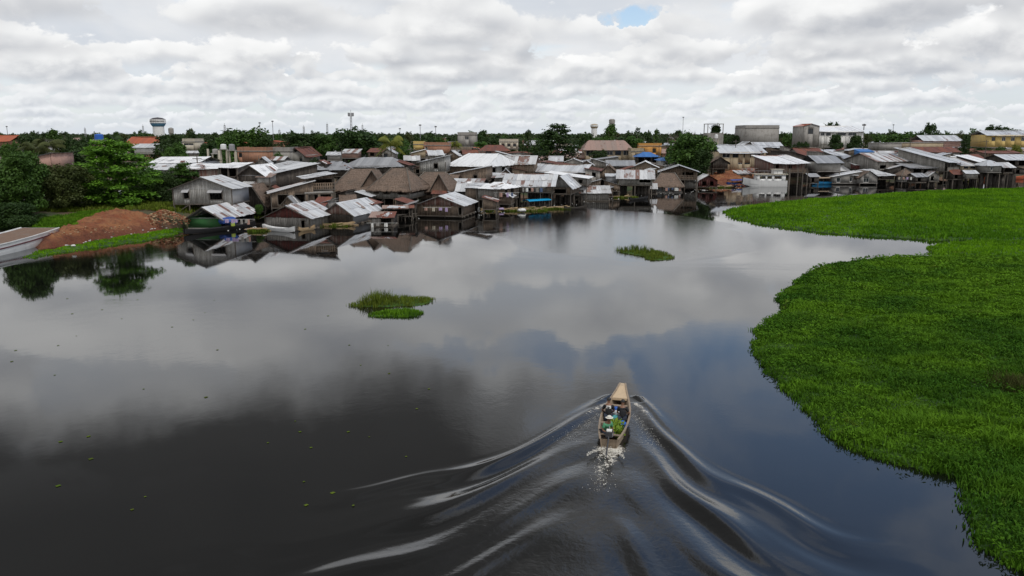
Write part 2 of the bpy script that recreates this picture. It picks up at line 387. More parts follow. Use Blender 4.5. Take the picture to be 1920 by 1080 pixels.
RM = dict(
    zinc=m_roof('zinc_sheets', (.66, .67, .68), (.45, .46, .475), .24, rough=.38),
    white=m_roof('new_zinc_sheets', (.90, .90, .90), (.84, .845, .85), .0, rough=.4),
    grey=m_roof('dull_zinc_sheets', (.36, .365, .375), (.25, .255, .265), .12, rough=.42),
    mixed=m_roof('patched_zinc_sheets', (.66, .66, .66), (.34, .335, .335), .36, rustvar=.25),
    rust=m_roof('rusted_sheets', (.165, .058, .040), (.10, .042, .034), .55, rustcol=(.21, .075, .045), rough=.8),
    blue=m_roof('blue_sheets', (.035, .14, .40), (.05, .19, .48), .0),
    tile=m_roof('orange_roof_tiles', (.42, .105, .045), (.33, .09, .045), .1, rough=.8),
    pinkish=m_roof('faded_red_sheets', (.34, .22, .18), (.26, .20, .17), .25, rough=.8),
    teal=m_roof('green_edged_sheets', (.12, .28, .25), (.10, .24, .22), .0), thatch=m_thatch())
M_POST = m_boards('stilt_wood', (.17, .145, .12), (.10, .085, .07))
M_DARK = m_plain('dark_brown', (.045, .038, .032), stain=.2)  # plain dark brown of window frames, canoe hulls and canoe decks
M_IRON = m_plain('painted_steel', (.25, .25, .26), stain=.3, rough=.5)
M_WHITE = m_plain('white_paint', (.74, .74, .73), stain=.15, rough=.45)
M_WOOD = m_boards('bleached_wood', (.42, .33, .24), (.33, .26, .19), stain=.25)
def m_glass():
    m, t, b = new_mat('dark_glass'); b.inputs['Base Color'].default_value = (.02, .025, .03, 1); b.inputs['Roughness'].default_value = .08; return m
M_GLASS = m_glass()
def m_flat(name, c, rough=.6):
    m, t, b = new_mat(name); n = t.noise(obj_coord(t), 6.0, 3, .6)
    t.put(b.inputs['Base Color'], t.mix(t.m('MULTIPLY', n, .5), c4(c), c4(tuple(k*.6 for k in c)))); b.inputs['Roughness'].default_value = rough; return m
def m_leaf(name, c1, c2, sc=.35, rough=.55, trans=.25):
    m, t, b = new_mat(name); p = geo_pos(t)
    n = t.noise(p, sc, 3, .6)
    r = t.new('ShaderNodeNewGeometry').outputs['Random Per Island']
    f = t.m('ADD', t.m('MULTIPLY', t.mr(n, .3, .7), .6), t.m('MULTIPLY', r, .4))
    col = t.mix(f, c4(c1), c4(c2)); col = t.mix(t.m('MULTIPLY', rnd(t), .25), col, c4((c1[0]*1.3+.01, c1[1]*.9, c1[2])))
    t.put(b.inputs['Base Color'], col); b.inputs['Roughness'].default_value = rough
    b.inputs['Specular IOR Level'].default_value = .25
    tr = t.new('ShaderNodeBsdfTranslucent'); t.put(tr.inputs[0], col)
    mx = t.new('ShaderNodeMixShader'); mx.inputs[0].default_value = trans
    t.l.new(b.outputs[0], mx.inputs[1]); t.l.new(tr.outputs[0], mx.inputs[2]); t.l.new(mx.outputs[0], t.n['Material Output'].inputs[0])
    return m
LM = dict(
    bright=m_leaf('bright_leaves', (0.054, 0.143, 0.016), (0.180, 0.390, 0.032)),
    mid=m_leaf('green_leaves', (0.032, 0.074, 0.016), (0.083, 0.173, 0.026)),
    dark=m_leaf('dark_leaves', (0.019, 0.044, 0.012), (0.052, 0.102, 0.022)),
    olive=m_leaf('olive_leaves', (0.044, 0.064, 0.018), (0.102, 0.127, 0.036)),
    yellow=m_leaf('yellowish_fronds', (0.106, 0.134, 0.023), (0.240, 0.256, 0.044)),
    far=m_leaf('distant_leaves', (.026, .048, .016), (.052, .085, .026), sc=.05))
M_BARK = m_plain('bark', (.14, .115, .09), stain=.4)
# ------------------------------------------------------------------ land
SHORE_PX = [(-900, 540), (-300, 452), (-60, 442), (0, 441), (45, 447), (72, 470), (180, 452), (340, 428), (420, 412), (620, 398), (760, 386), (900, 378), (1000, 371), (1100, 361), (1200, 354), (1300, 349), (1400, 344), (1600, 339), (1920, 336), (2400, 334)]
SH = [G(*p) for p in SHORE_PX]
SHX = np.array([p.x for p in SH]); SHY = np.array([p.y for p in SH])
SHX = np.concatenate([[-6000], SHX, [6000]]); SHY = np.concatenate([[SHY[0]-15], SHY, [SHY[-1]+600]])
def shore_y(x): return np.interp(x, SHX, SHY)
DZ = ([-30, -4, 0, 1.5, 5, 12, 30, 90, 400, 12000], [-2.5, -.9, -.1, .45, 1.1, 1.7, 2.3, 2.9, 3.3, 3.3])
def gz(x, y): return float(np.interp((y-shore_y(x))*.85, DZ[0], DZ[1]))
def build_land():
    m, t, b = new_mat('bank_soil'); p = geo_pos(t)
    n = t.noise(p, .10, 5, .6); n2 = t.noise(p, 1.2, 5, .65)
    col = t.mix(t.mr(n, .38, .62), c4((.13, .075, .045)), c4((.032, .055, .015)))
    col = t.mix(t.m('MULTIPLY', t.mr(n2, .45, .7), .6), col, c4((.075, .055, .038)))
    t.put(b.inputs['Base Color'], col); b.inputs['Roughness'].default_value = .95; bump(t, b, n2, .1)
    xs = np.concatenate([-np.geomspace(200, 6000, 18)[::-1], np.arange(-200, 261, 2.5), np.geomspace(263, 6000, 18)])
    ds = np.concatenate([[-30, -12, -4, -2, 0, .8, 1.8, 3, 5, 8, 12, 18, 26, 38, 55, 80, 120, 180, 280, 420, 700, 1200, 2500, 5000, 10000]])
    X, D = np.meshgrid(xs, ds); Y = shore_y(X)+D
    Z = np.interp(D*.85, DZ[0], DZ[1]) + .18*np.sin(X*.31+D*.1)*np.sin(D*.23+X*.07)*(D > 1)*(D < 300)
    n_ = len(xs); i = np.arange((len(ds)-1)*(n_-1)); r, c = i//(n_-1), i % (n_-1); a = r*n_+c
    o = np_mesh('ground', np.stack([X, Y, Z], -1).reshape(-1, 3), np.stack([a, a+1, a+n_+1, a+n_], 1), m, smooth=True); tag(o, kind='structure')
build_land()
# ------------------------------------------------------------------ grass, floating mats
def in_poly(x, y, poly):
    px, py = poly[:, 0], poly[:, 1]; inside = np.zeros(len(x), bool); j = len(px)-1
    for i in range(len(px)):
        c = ((py[i] > y) != (py[j] > y)) & (x < (px[j]-px[i])*(y-py[i])/(py[j]-py[i]+1e-12)+px[i]); inside ^= c; j = i
    return inside
def edge_dist(x, y, poly):
    d = np.full(len(x), 1e9)
    for i in range(len(poly)):
        a, b = poly[i], poly[(i+1) % len(poly)]; ab = b-a; L = (ab**2).sum()+1e-9
        t = np.clip(((x-a[0])*ab[0]+(y-a[1])*ab[1])/L, 0, 1); d = np.minimum(d, np.hypot(x-a[0]-t*ab[0], y-a[1]-t*ab[1]))
    return d
def ragged(pts, amp=.5, n=6):
    out = []
    for i in range(len(pts)):
        a, b = np.array(pts[i]), np.array(pts[(i+1) % len(pts)]); L = np.hypot(*(b-a)); k = max(1, min(40, int(L/.8)))
        for j in range(k):
            p = a+(b-a)*j/k; w_ = math.sin(p[0]*.9+p[1]*1.3)*math.cos(p[1]*.55-p[0]*.4)*amp*1.1; out.append(p + (RNG.normal(0, amp*.55, 2)+w_)*min(1, L/4))
    return np.array(out)
def blades(P, h, w, nb, lean=.5, spread=.12, seg=2):
    """P (n,3) roots; returns V, F of nb bent blades per root"""
    n = len(P); R = np.repeat(P, nb, 0); N = len(R)
    hh = np.repeat(h, nb)*RNG.uniform(.55, 1.15, N); a = RNG.uniform(0, 2*np.pi, N); ln = RNG.uniform(.1, 1, N)*lean*hh
    off = RNG.normal(0, 1, (N, 2))*np.repeat(np.broadcast_to(spread, n), nb)[:, None]
    R = R.copy(); R[:, :2] += off
    ww = np.repeat(np.broadcast_to(w, n), nb)*RNG.uniform(.6, 1.3, N)
    dx, dy = np.cos(a), np.sin(a); b_ = a+np.pi/2+RNG.normal(0, .4, N); wx, wy = np.cos(b_)*ww, np.sin(b_)*ww
    z0 = np.zeros(N)
    p0 = R+np.stack([-wx, -wy, z0-.05], 1); p1 = R+np.stack([wx, wy, z0-.05], 1)
    mid = R+np.stack([dx*ln*.35, dy*ln*.35, hh*.65], 1); p2 = mid+np.stack([wx*.8, wy*.8, z0], 1); p3 = mid-np.stack([wx*.8, wy*.8, z0], 1)
    tip = R+np.stack([dx*ln, dy*ln, hh], 1)
    V = np.stack([p0, p1, p2, p3, tip], 1).reshape(-1, 3); k = np.arange(N)*5
    F = np.concatenate([np.stack([k, k+1, k+2], 1), np.stack([k, k+2, k+3], 1), np.stack([k+3, k+2, k+4], 1)])
    return V, F
def fbm2(x, y, s, seed=0):
    r = np.random.default_rng(seed); z = np.zeros_like(x)
    for k in range(5):
        a = r.uniform(0, 6.28, 3); f = (1.0, 1.9, 3.3)[k % 3]*(1+.4*k)/s
        z += np.sin(x*f*np.cos(a[0])+y*f*np.sin(a[0])+a[1])*np.cos(y*f*.8*np.cos(a[2])-x*f*.7*np.sin(a[2])+a[1]*2)/(1+.5*k)
    return z
def m_grass(name, c1, c2, c3):
    m, t, b = new_mat(name); p = geo_pos(t)
    n = t.noise(p, .14, 4, .6, .5); n2 = t.noise(p, .9, 3, .6); r = t.new('ShaderNodeNewGeometry').outputs['Random Per Island']
    n4 = t.noise(p, .035, 3, .6, .8)
    col = t.mix(t.mr(t.m('ADD', t.m('MULTIPLY', n, .5), t.m('MULTIPLY', n4, .5)), .41, .57), c4(c1), c4(c2)); col = t.mix(t.m('MULTIPLY', t.mr(n2, .45, .65), .6), col, c4(c3))
    col = t.mix(t.m('MULTIPLY', t.mr(t.noise(p, .5, 3, .6, 1.0), .62, .75), .5), col, c4((.21, .20, .045)))
    col = t.mix(t.m('MULTIPLY', r, .5), col, c4(tuple(k*.6 for k in c2)))
    t.put(b.inputs['Base Color'], col); b.inputs['Roughness'].default_value = .7; b.inputs['Specular IOR Level'].default_value = .06
    tr = t.new('ShaderNodeBsdfTranslucent'); t.put(tr.inputs[0], col); mx = t.new('ShaderNodeMixShader'); mx.inputs[0].default_value = .25
    t.l.new(b.outputs[0], mx.inputs[1]); t.l.new(tr.outputs[0], mx.inputs[2]); t.l.new(mx.outputs[0], t.n['Material Output'].inputs[0]); return m
M_GRASS = m_grass('water_grass', (.038, .115, .011), (.135, .280, .016), (.020, .062, .009))
M_GRASSF = m_grass('far_water_grass', (.075, .200, .010), (.170, .360, .012), (.050, .140, .010))
M_OLIVE = m_grass('island_grass', (.09, .15, .016), (.15, .20, .025), (.07, .07, .02))
def m_matbase():
    m, t, b = new_mat('mat_undergrowth'); p = geo_pos(t)
    n = t.noise(p, .14, 4, .6, .5); n2 = t.noise(p, 3.0, 5, .7)
    col = t.mix(t.mr(n, .36, .62), c4((.030, .095, .005)), c4((.065, .15, .006))); col = t.mix(t.mr(n2, .4, .65), col, c4((.014, .033, .006)))
    t.put(b.inputs['Base Color'], col); b.inputs['Roughness'].default_value = .9; bump(t, b, n2, .25); return m
M_BASE = m_matbase()
def mat_island(name, poly, label, cat, dens, hgt, wid, nb, mat, cell, zb=.22, maxpx=2080, tall=None, spread=.12, lean=.6, fade=False):
    poly = ragged([tuple(p) for p in poly], .55 if cell > .5 else .22)
    lo, hi = poly.min(0), poly.max(0)
    gx, gy = np.arange(lo[0], hi[0]+cell, cell), np.arange(lo[1], hi[1]+cell, cell)
    X, Y = np.meshgrid(gx, gy); x, y = X.ravel(), Y.ravel()
    ins = in_poly(x, y, poly); ed = edge_dist(x, y, poly)
    z = np.where(ins, zb*np.clip(ed/.9, 0, 1)+.035*fbm2(x, y, 2.2, 3)*np.clip(ed/2, 0, 1), -.3-.1*ed)
    z = np.where(ins & (z < .03), .03, z)
    keep = (ins | (ed < cell*1.5)).reshape(X.shape); idx = np.arange(len(x)).reshape(X.shape)
    q = keep[:-1, :-1] & keep[1:, :-1] & keep[:-1, 1:] & keep[1:, 1:]
    F = np.stack([idx[:-1, :-1][q], idx[:-1, 1:][q], idx[1:, 1:][q], idx[1:, :-1][q]], 1)
    used = np.unique(F); rm = -np.ones(len(x), int); rm[used] = np.arange(len(used))
    base = np_mesh(name, np.stack([x, y, z], 1)[used], rm[F], M_BASE, smooth=True)
    tag(base, label, cat, kind='stuff')
    A = (hi-lo).prod(); n = int(A*dens)
    px, py = RNG.uniform(lo[0], hi[0], n), RNG.uniform(lo[1], hi[1], n)
    proj = px/(py*CP+CAM_H*SP)*FPX+960
    k = in_poly(px, py, poly) & (proj < maxpx)
    if fade: k &= RNG.uniform(0, 1, n) < np.clip(45/py, .25, 1)
    px, py = px[k], py[k]; ed = edge_dist(px, py, poly)
    pz = zb*np.clip(ed/.9, 0, 1)+.035*fbm2(px, py, 2.2, 3)*np.clip(ed/2, 0, 1)
    h = hgt*(.75+.30*fbm2(px, py, 1.6, 5))*np.where(ed < .5, .75, 1); h = np.clip(h, hgt*.3, hgt*1.7)
    ww = np.broadcast_to(wid, len(px))*(np.clip(py/45, 1, 1.9) if fade else 1)
    if tall is not None: h = h*tall(px, py)
    V, F = blades(np.stack([px, py, pz], 1), h, ww, nb, lean=lean, spread=spread)
    g = np_mesh('grass_blades', V, F, mat, parent=base); g['kind'] = 'stuff'
    return base, poly
def W2(pts, z=0.0): return [tuple(G(a, b, z)[:2]) for a, b in pts]
NEAR = [(1750, 482), (1650, 486), (1580, 493), (1530, 504), (1510, 518), (1482, 538), (1462, 553), (1463, 572), (1466, 586), (1432, 608), (1412, 628), (1411, 660), (1432, 690), (1455, 712), (1483, 745), (1522, 780), (1552, 814), (1602, 845), (1662, 867), (1722, 883), (1788, 893), (1812, 910), (1800, 945), (1825, 980), (1832, 1026), (1885, 1056), (1990, 1100), (2300, 1200), (2700, 1200), (2400, 487), (1920, 488)]
MIDM = [(1738, 468), (1762, 460), (1820, 454), (1920, 451), (2400, 449), (2400, 492), (1920, 491), (1800, 486), (1752, 482)]
FARM = [(1355, 399), (1370, 394), (1400, 388), (1470, 380), (1600, 368), (1740, 360), (1920, 354), (2400, 350), (2400, 452), (1920, 452), (1830, 453), (1740, 449), (1640, 444), (1520, 435), (1440, 423), (1380, 410)]
SHR = G(1900, 735)
def neartall(x, y): return (.75+.5*np.clip(fbm2(x, y, .8, 12), -.9, 1.3))*(1+.9*(y < 34)*np.clip((x-17)/4, 0, 1))*1
mat_island('floating_grass', W2(NEAR), 'broad bright green floating grass mat filling the lower right bank', 'floating grass', 50, .27, .027, 7, M_GRASS, .4, zb=.24, fade=True, lean=1.25, spread=.15, tall=neartall)
def leafy(poly, n, mat, name='broad_leaves'):
    poly = np.array(poly); lo, hi = poly.min(0), poly.max(0); k = 6*n; x, y = RNG.uniform(lo[0], hi[0], k), RNG.uniform(lo[1], hi[1], k)
    s = in_poly(x, y, poly) & (x/(y*CP+CAM_H*SP)*FPX+960 < 2060) & (fbm2(x, y, 1.3, 21)+RNG.normal(0, .5, k) > .25) & (RNG.uniform(0, 1, k) < np.clip(38/y, .2, 1)); x, y = x[s][:n], y[s][:n]; m_ = len(x)
    c = np.stack([x, y, .30+RNG.uniform(0, .26, m_)], 1); nr = RNG.normal(0, .45, (m_, 3)); nr[:, 2] += 1; nr /= np.linalg.norm(nr, axis=1)[:, None]
    a = np.cross(nr, RNG.normal(0, 1, (m_, 3))); a /= np.linalg.norm(a, axis=1)[:, None]; b = np.cross(nr, a); q = (RNG.uniform(.05, .12, m_)*np.clip(y/40, .9, 2))[:, None]
    V = np.stack([c-a*q, c-b*q*.4+nr*q*.1, c+a*q-nr*q*.3, c+b*q*.4+nr*q*.1], 1).reshape(-1, 3); i = np.arange(m_)*4
    o = np_mesh(name, V, np.stack([i, i+1, i+2, i+3], 1), mat); return o
lv = leafy(W2(NEAR), 70000, M_GRASS); tag(lv, 'scattered broad leaves among the near floating grass', 'leaves', kind='stuff')
mat_island('floating_grass', W2(MIDM), 'narrow tongue of floating grass wedged between the two large mats', 'floating grass', 9, .34, .04, 6, M_GRASSF, .8, zb=.22)
mat_island('floating_grass', W2(FARM), 'far smooth green floating grass mat opposite the stilt houses', 'floating grass', 3.6, .40, .075, 6, M_GRASSF, 1.2, zb=.25, spread=.35)
# two small islands
I1 = [(650, 573), (690, 565), (735, 560), (790, 558), (813, 560), (812, 566), (780, 575), (740, 575), (700, 577), (670, 577)]
I1b = [(690, 592), (720, 583), (760, 579), (792, 587), (780, 594), (740, 595), (700, 594)]
I2 = [(1148, 469), (1180, 469), (1215, 469), (1245, 473), (1266, 482), (1255, 487), (1220, 488), (1204, 481), (1165, 474)]
c1 = G(705, 568); c2 = G(1190, 468)
mat_island('reed_island', W2(I1), 'small floating islet with a brownish reed clump at its left end, mid river', 'islet', 17, .34, .018, 7, M_OLIVE, .4, zb=.07, tall=lambda x, y: 1+2.2*np.exp(-((x-c1.x)**2+(y-c1.y)**2)/2.2))
mat_island('reed_island', W2(I1b), 'thin bright green strip of weed just in front of the reedy islet', 'islet', 26, .26, .022, 8, M_GRASS, .4, zb=.10)
mat_island('reed_island', W2(I2), 'olive tufted islet farther up the river near the stilt houses', 'islet', 12, .36, .022, 7, M_OLIVE, .5, zb=.07, tall=lambda x, y: 1+1.6*np.exp(-((x-c2.x)**2+(y-c2.y)**2)/4))
# weed strip along the left bank and grass on top of it
mat_island('bank_grass', W2([(40, 480), (110, 466), (200, 450), (290, 436), (343, 428), (345, 434), (300, 446), (240, 456), (170, 466), (100, 476), (60, 484)]), 'flat bright green weed strip along the left waterline below the red earth', 'weed strip', 8, .22, .05, 6, M_GRASSF, .6, zb=.25)
# ------------------------------------------------------------------ houses
SHEETS = {}; Y_SAG = True; GEOM = {}
def sheet_mesh(L, w, mat, thick=.012):
    """one corrugated sheet, x across, y up the slope"""
    key = (round(L, 1), round(w, 2), mat.name)
    if key in SHEETS: return SHEETS[key]
    n = 6; V = []; F = []
    for j, y in enumerate((0, L)):
        for i in range(n+1): V.append((w*(i/n-.5), y, (.022 if i % 2 else -.006)))
    for i in range(n): F.append((i, i+1, n+1+i+1, n+1+i))
    me = bpy.data.meshes.new('roof_sheet'); me.from_pydata(V, [], F); me.materials.append(mat); SHEETS[key] = me; return me
def plane_frame(P0, P1, R0):
    X = (P1-P0).normalized(); Zn = X.cross(R0-P0).normalized()
    if Zn.z < 0: Zn = -Zn
    Yv = Zn.cross(X); M = Matrix(((X.x, Yv.x, Zn.x, P0.x), (X.y, Yv.y, Zn.y, P0.y), (X.z, Yv.z, Zn.z, P0.z), (0, 0, 0, 1)))
    return M
def slope(root, P0, P1, R0, R1, mk, single, w=.86, alt=None, label=None):
    """roof slope: eave P0-P1, ridge R0-R1 (house coordinates); sheets laid side by side"""
    mat = RM[mk]; P0, P1, R0, R1 = map(Vector, (P0, P1, R0, R1))
    M = plane_frame(P0, P1, R0 if (R0-P0).length > (R1-P1).length*.2 else R1); Mi = M.inverted()
    L = (P1-P0).length; r0, r1 = Mi @ R0, Mi @ R1
    def top(x):
        if r0.x > .05 and x < r0.x: return r0.y*max(0, x)/r0.x
        if r1.x < L-.05 and x > r1.x: return r1.y*max(0, L-x)/max(L-r1.x, .01)
        return r0.y+(r1.y-r0.y)*min(1, max(0, (x-r0.x)/max(r1.x-r0.x, .01)))
    if mk == 'thatch': return thatch_slope(root, M, L, top, max(r0.y, r1.y), label)
    n = max(1, int(round(L/w))); w = L/n
    sag = random.uniform(0, .022)*L*(1 if Y_SAG else 0); ph = random.uniform(-.4, .4)
    sg_ = lambda x: -sag*math.sin(math.pi*min(1, max(0, x/L)))+.02*math.sin(x*1.7+ph*9)
    if not single:
        V = []; F = []; C = []
        for i in range(n):
            v = RNG.uniform(0, 1); a, b = i*w-.03, (i+1)*w+.03; zz = RNG.uniform(0, .03)+(.015 if i % 2 else 0); d = -RNG.uniform(0, .12)
            ta, tb = top(max(0, a)), top(min(L, b)); k = len(V)
            m1, tm = (a+b)/2, top((a+b)/2)
            zz += sg_(m1); V += [(a, d, zz), (m1, d, zz+.03), (b, d, zz), (b, tb, zz), (m1, tm, zz+.03), (a, ta, zz)]; C += [v]*6
            F += [(k, k+1, k+4, k+5), (k+1, k+2, k+3, k+4)]
        o = np_mesh('roof', V, F, mat, root, cols=C); o.matrix_local = M
        if label: o['label'] = label
        return o
    mb = MB()
    for f in (.08, .5, .92):                              # purlins under the sheets
        y = max(r0.y, r1.y)*f; x0 = 0.05; x1 = L-.05
        if r0.x > .05: x0 = r0.x*f
        if r1.x < L-.05: x1 = L-(L-r1.x)*f
        if x1-x0 > .3: mb.box(((x0+x1)/2, y, -.07), (x1-x0, .08, .08))
    o = mb.build('roof', M_POST, root); o.matrix_local = M
    if label: o['label'] = label
    for i in range(n):
        xm = (i+.5)*w; t_ = top(xm); m2 = mat
        if alt and random.random() < alt[1]: m2 = RM[alt[0]]
        if t_ < .4: continue
        two = t_ > 3.2
        for (ya, yb) in (((0, t_*.53), (t_*.5, t_)) if two else ((0, t_),)):
            me = sheet_mesh(math.ceil((yb-ya)*5)/5, w+.07, m2)
            c = inst('roof_sheet', me, o, (xm+random.uniform(-.02, .02), ya-random.uniform(0, .14), .012+sg_(xm)*.7+.06*(sag > 0)+.02*(i % 2)+(.03 if ya > 0 else 0)+random.uniform(0, .02)), (random.uniform(-.006, .006), random.uniform(-.015, .015), random.uniform(-.012, .012)))
            if abs((yb-ya)-math.ceil((yb-ya)*5)/5) > .01: c.scale = (1, (yb-ya+.05)/(math.ceil((yb-ya)*5)/5), 1)
    if L > 3.5 and mk != 'thatch':                          # loose patches lying on the roof
        for q in range(random.randint(1, 4)):
            xq = random.uniform(.8, L-.8); tq = top(xq)
            if tq < 1.6: continue
            inst('loose_sheet', sheet_mesh(round(random.uniform(.8, 1.8), 1), .86, RM[random.choice(['rust', 'mixed', 'zinc', 'white', 'pinkish'])]), o, (xq, random.uniform(.1, max(.2, tq-1.6)), .10), (0, 0, random.uniform(-.5, .5)))
    return o
def thatch_slope(root, M, L, top, H, label=None):
    nx, ny = max(6, int(L/.28)), max(8, int(H/.22)); V = []; F = []
    for j in range(ny+1):
        v = j/ny
        for i in range(nx+1):
            x = L*i/nx; y = top(x)*v
            z = .16*(1-.4*v) - .05*((y/.75) % 1.0) + random.gauss(0, .028)
            if j == 0: z -= .16; y -= random.uniform(0, .22)
            V.append((x, y, z))
    for j in range(ny):
        for i in range(nx):
            a = j*(nx+1)+i; F.append((a, a+1, a+nx+2, a+nx+1))
    k = len(V)                                             # under side and hanging fringe
    for i in range(nx+1):
        V.append((L*i/nx, V[i][1]+.05, V[i][2]-.22-random.uniform(0, .12)))
    for i in range(nx): F.append((i+1, i, k+i, k+i+1))
    o = mesh_obj('roof', V, F, RM['thatch'], root); o.matrix_local = M
    if label: o['label'] = label
    return o
def wall_pieces(L, top, z0, opens, bw, jit):
    """rectangles (with sloped tops) that fill a wall of length L around its openings"""
    out = []; x = 0.0
    cuts = sorted(set([0, L]+[a for o in opens for a in (o[0]*L, o[1]*L)]))
    for a, b in zip(cuts[:-1], cuts[1:]):
        n = max(1, int(round((b-a)/bw)))
        for i in range(n):
            xa, xb = a+(b-a)*i/n, a+(b-a)*(i+1)/n; xm = (xa+xb)/2
            segs = [(z0, None)]
            for o in opens:
                if o[0]*L-.01 <= xm <= o[1]*L+.01:
                    segs = [(z0, o[2]), (o[3], None)]
            for s0, s1 in segs:
                ta, tb = (top(xa), top(xb)) if s1 is None else (s1, s1)
                if max(ta, tb) - s0 > .05: out.append((xa, xb, s0, ta, tb))
    return out
class WallSet:
    def __init__(s): s.V = []; s.F = []; s.C = []
    def wall(s, A, B, top, z0, opens, bw, th=.05, jit=.025, gap=.004):
        A, B = Vector(A), Vector(B); L = (B-A).length; d = (B-A)/L; n = Vector((d.y, -d.x, 0))       # outward normal (front wall: towards -y)
        for xa, xb, zz, ta, tb in wall_pieces(L, top, z0, opens, bw, jit):
            o = random.uniform(0, jit); v = random.random(); k = len(s.V); g = gap if jit else 0
            zz2 = zz - (random.uniform(0, .08) if (jit and zz == z0) else 0)
            for off in (o, o-th):
                for (x, z) in ((xa+g, zz2), (xb-g, zz2), (xb-g, max(tb, zz+.02)), (xa+g, max(ta, zz+.02))):
                    p = A+d*x+n*off; s.V.append((p.x, p.y, z))
            s.C += [v]*8
            s.F += [(k, k+1, k+2, k+3), (k+4, k+7, k+6, k+5), (k, k+4, k+5, k+1), (k+1, k+5, k+6, k+2), (k+2, k+6, k+7, k+3), (k+3, k+7, k+4, k)]
    def build(s, name, mat, root): return np_mesh(name, s.V, s.F, mat, root, cols=s.C)
def pix_w(root, u): pass
BOARDY = ('grey', 'pale', 'brown', 'dark', 'rustw', 'red')
UNIT = {}
def unit_box(mat):
    if mat.name not in UNIT:
        mb = MB().box((0, 0, .5), (1, 1, 1)); me = bpy.data.meshes.new('post'); me.from_pydata(mb.v, [], mb.f); me.materials.append(mat); UNIT[mat.name] = me
    return UNIT[mat.name]
def post(root, name, x, y, z0, z1, w, mat=None, tilt=0):
    return inst(name, unit_box(mat or M_POST), root, (x, y, z0), (random.uniform(-tilt, tilt), random.uniform(-tilt, tilt), 0), (w, w, z1-z0))
HOUSES = []
def H(label, x0, x1, yf, ye, Y, D=8, yaw=0, roof='gx', yr=None, rm='zinc', wm='grey', wr=None, gm=None, win=(), winr=(), open_=None, over=.45, cat='house', group=None, stilts=True, hipf=.28, alt=None, rise=None, porch=0, name='house', base=None, awn=False, floors=None, parapet=False):
    """front wall from column x0 to x1 at distance Y, floor row yf, eave row ye, ridge row yr"""
    A, B = at(x0, yf, Y), at(x1, yf, Y); w = B.x-A.x; zf = A.z; ze = at((x0+x1)/2, ye, Y).z
    cx = (A.x+B.x)/2; g = gz(cx, Y) if base is None else base
    zg = max(g, -.02) if g > .05 else -1.4
    zf = max(zf, (g if g > .05 else .12)+.02)
    a = -math.radians(yaw)
    h = ze-zf
    if h < 1.2: h = 1.2
    dY = {'gx': D/2, 'gy': 0, 'hip': D/2}.get(roof, D if roof == 'shedF' else 0)
    if rise is None: rise = (at((x0+x1)/2, yr, Y+dY).z - (zf+h)) if yr is not None else w*.16
    if roof in ('shedR', 'shedL'): rise = min(rise, w*.30)
    rise = max(.25, rise) if roof != 'flat' else .25
    # origin: front-left corner swings so that the front keeps its width on screen
    root = empty(name, (cx, Y, max(zf if not stilts else max(g, 0), g if g > 0 else 0)), a)
    oz = root.location.z; tag(root, label, cat, group)
    F0 = zf-oz; E = F0+h; R = E+rise; hw = w/2; near = Y < 172; GEOM[root.name] = (w, D, E, R)
    if stilts and Y < 200: root.rotation_euler.x = random.uniform(-.008, .008); root.rotation_euler.y = random.uniform(-.009, .009)
    ws = WallSet(); bw = (.26 if Y < 150 else .4) if wm in BOARDY else 50; jit = .03 if wm in BOARDY else 0
    flat = lambda x: E
    gtop = lambda W_: (lambda x: E+rise*(1-abs(x-W_/2)/(W_/2)))
    up = lambda W_, r=False: (lambda x: E+rise*((1-x/W_) if r else x/W_))
    tf = tb = tl = tr = flat
    if roof == 'gy': tf = tb = gtop(w)
    if roof == 'gx': tl = tr = gtop(D)
    if roof == 'shedF': tb = lambda x: R; tr = up(D); tl = up(D, True)       # low at the front
    if roof == 'shedR': tl = lambda x: R; tf = up(w, True); tb = up(w)       # low on the right
    if roof == 'shedL': tr = lambda x: R; tf = up(w); tb = up(w, True)
    ops = [(u0, u1, F0+v0*h, F0+v1*h) for u0, u1, v0, v1 in win]; opr = [(u0, u1, F0+v0*h, F0+v1*h) for u0, u1, v0, v1 in winr]
    py = -porch
    if wm:
        ws.wall((-hw, 0, 0), (hw, 0, 0), tf, F0, ops, bw, jit=jit)
        ws.wall((hw, D, 0), (-hw, D, 0), tb, F0, [], bw*2, jit=jit)
        if not (wr and wr != wm): ws.wall((hw, 0, 0), (hw, D, 0), tr, F0, opr, bw, jit=jit)
        ws.wall((-hw, D, 0), (-hw, 0, 0), tl, F0, [(1-q[1], 1-q[0], q[2], q[3]) for q in opr] if x0 > 960 else [], bw, jit=jit)
        o = ws.build('wall', WM[wm], root)
        if wr and wr != wm:
            w2 = WallSet(); w2.wall((hw, 0, 0), (hw, D, 0), tr, F0, opr, bw if wr in BOARDY else 50, jit=jit if wr in BOARDY else 0); o = w2.build('wall', WM[wr], root); o['label'] = {'sheet': 'pale sheet side wall', 'rustw': 'rusty side wall'}.get(wr, wr+' coloured side wall')
    if gm and roof == 'gy':                                                # gable filled with another material
        w2 = WallSet(); w2.wall((-hw+.02, -.05, 0), (hw-.02, -.05, 0), (lambda x: E+rise*(1-abs(x-hw)/hw)-.05), E-.1, [], bw if gm in BOARDY else 50, jit=.02 if gm in BOARDY else 0); o = w2.build('gable', WM[gm], root)
    # floor, joists, corner posts
    MB().box((0, (D+py)/2, F0-.08), (w+.1, D-py+.1, .14)).build('floor', M_POST if wm in BOARDY or wm is None else WM['conc'], root)
    if near and wm in BOARDY:
        for sx in (-hw-.06, hw+.06): post(root, 'corner_post', sx, -.06, F0-.3, E+.02, .12)
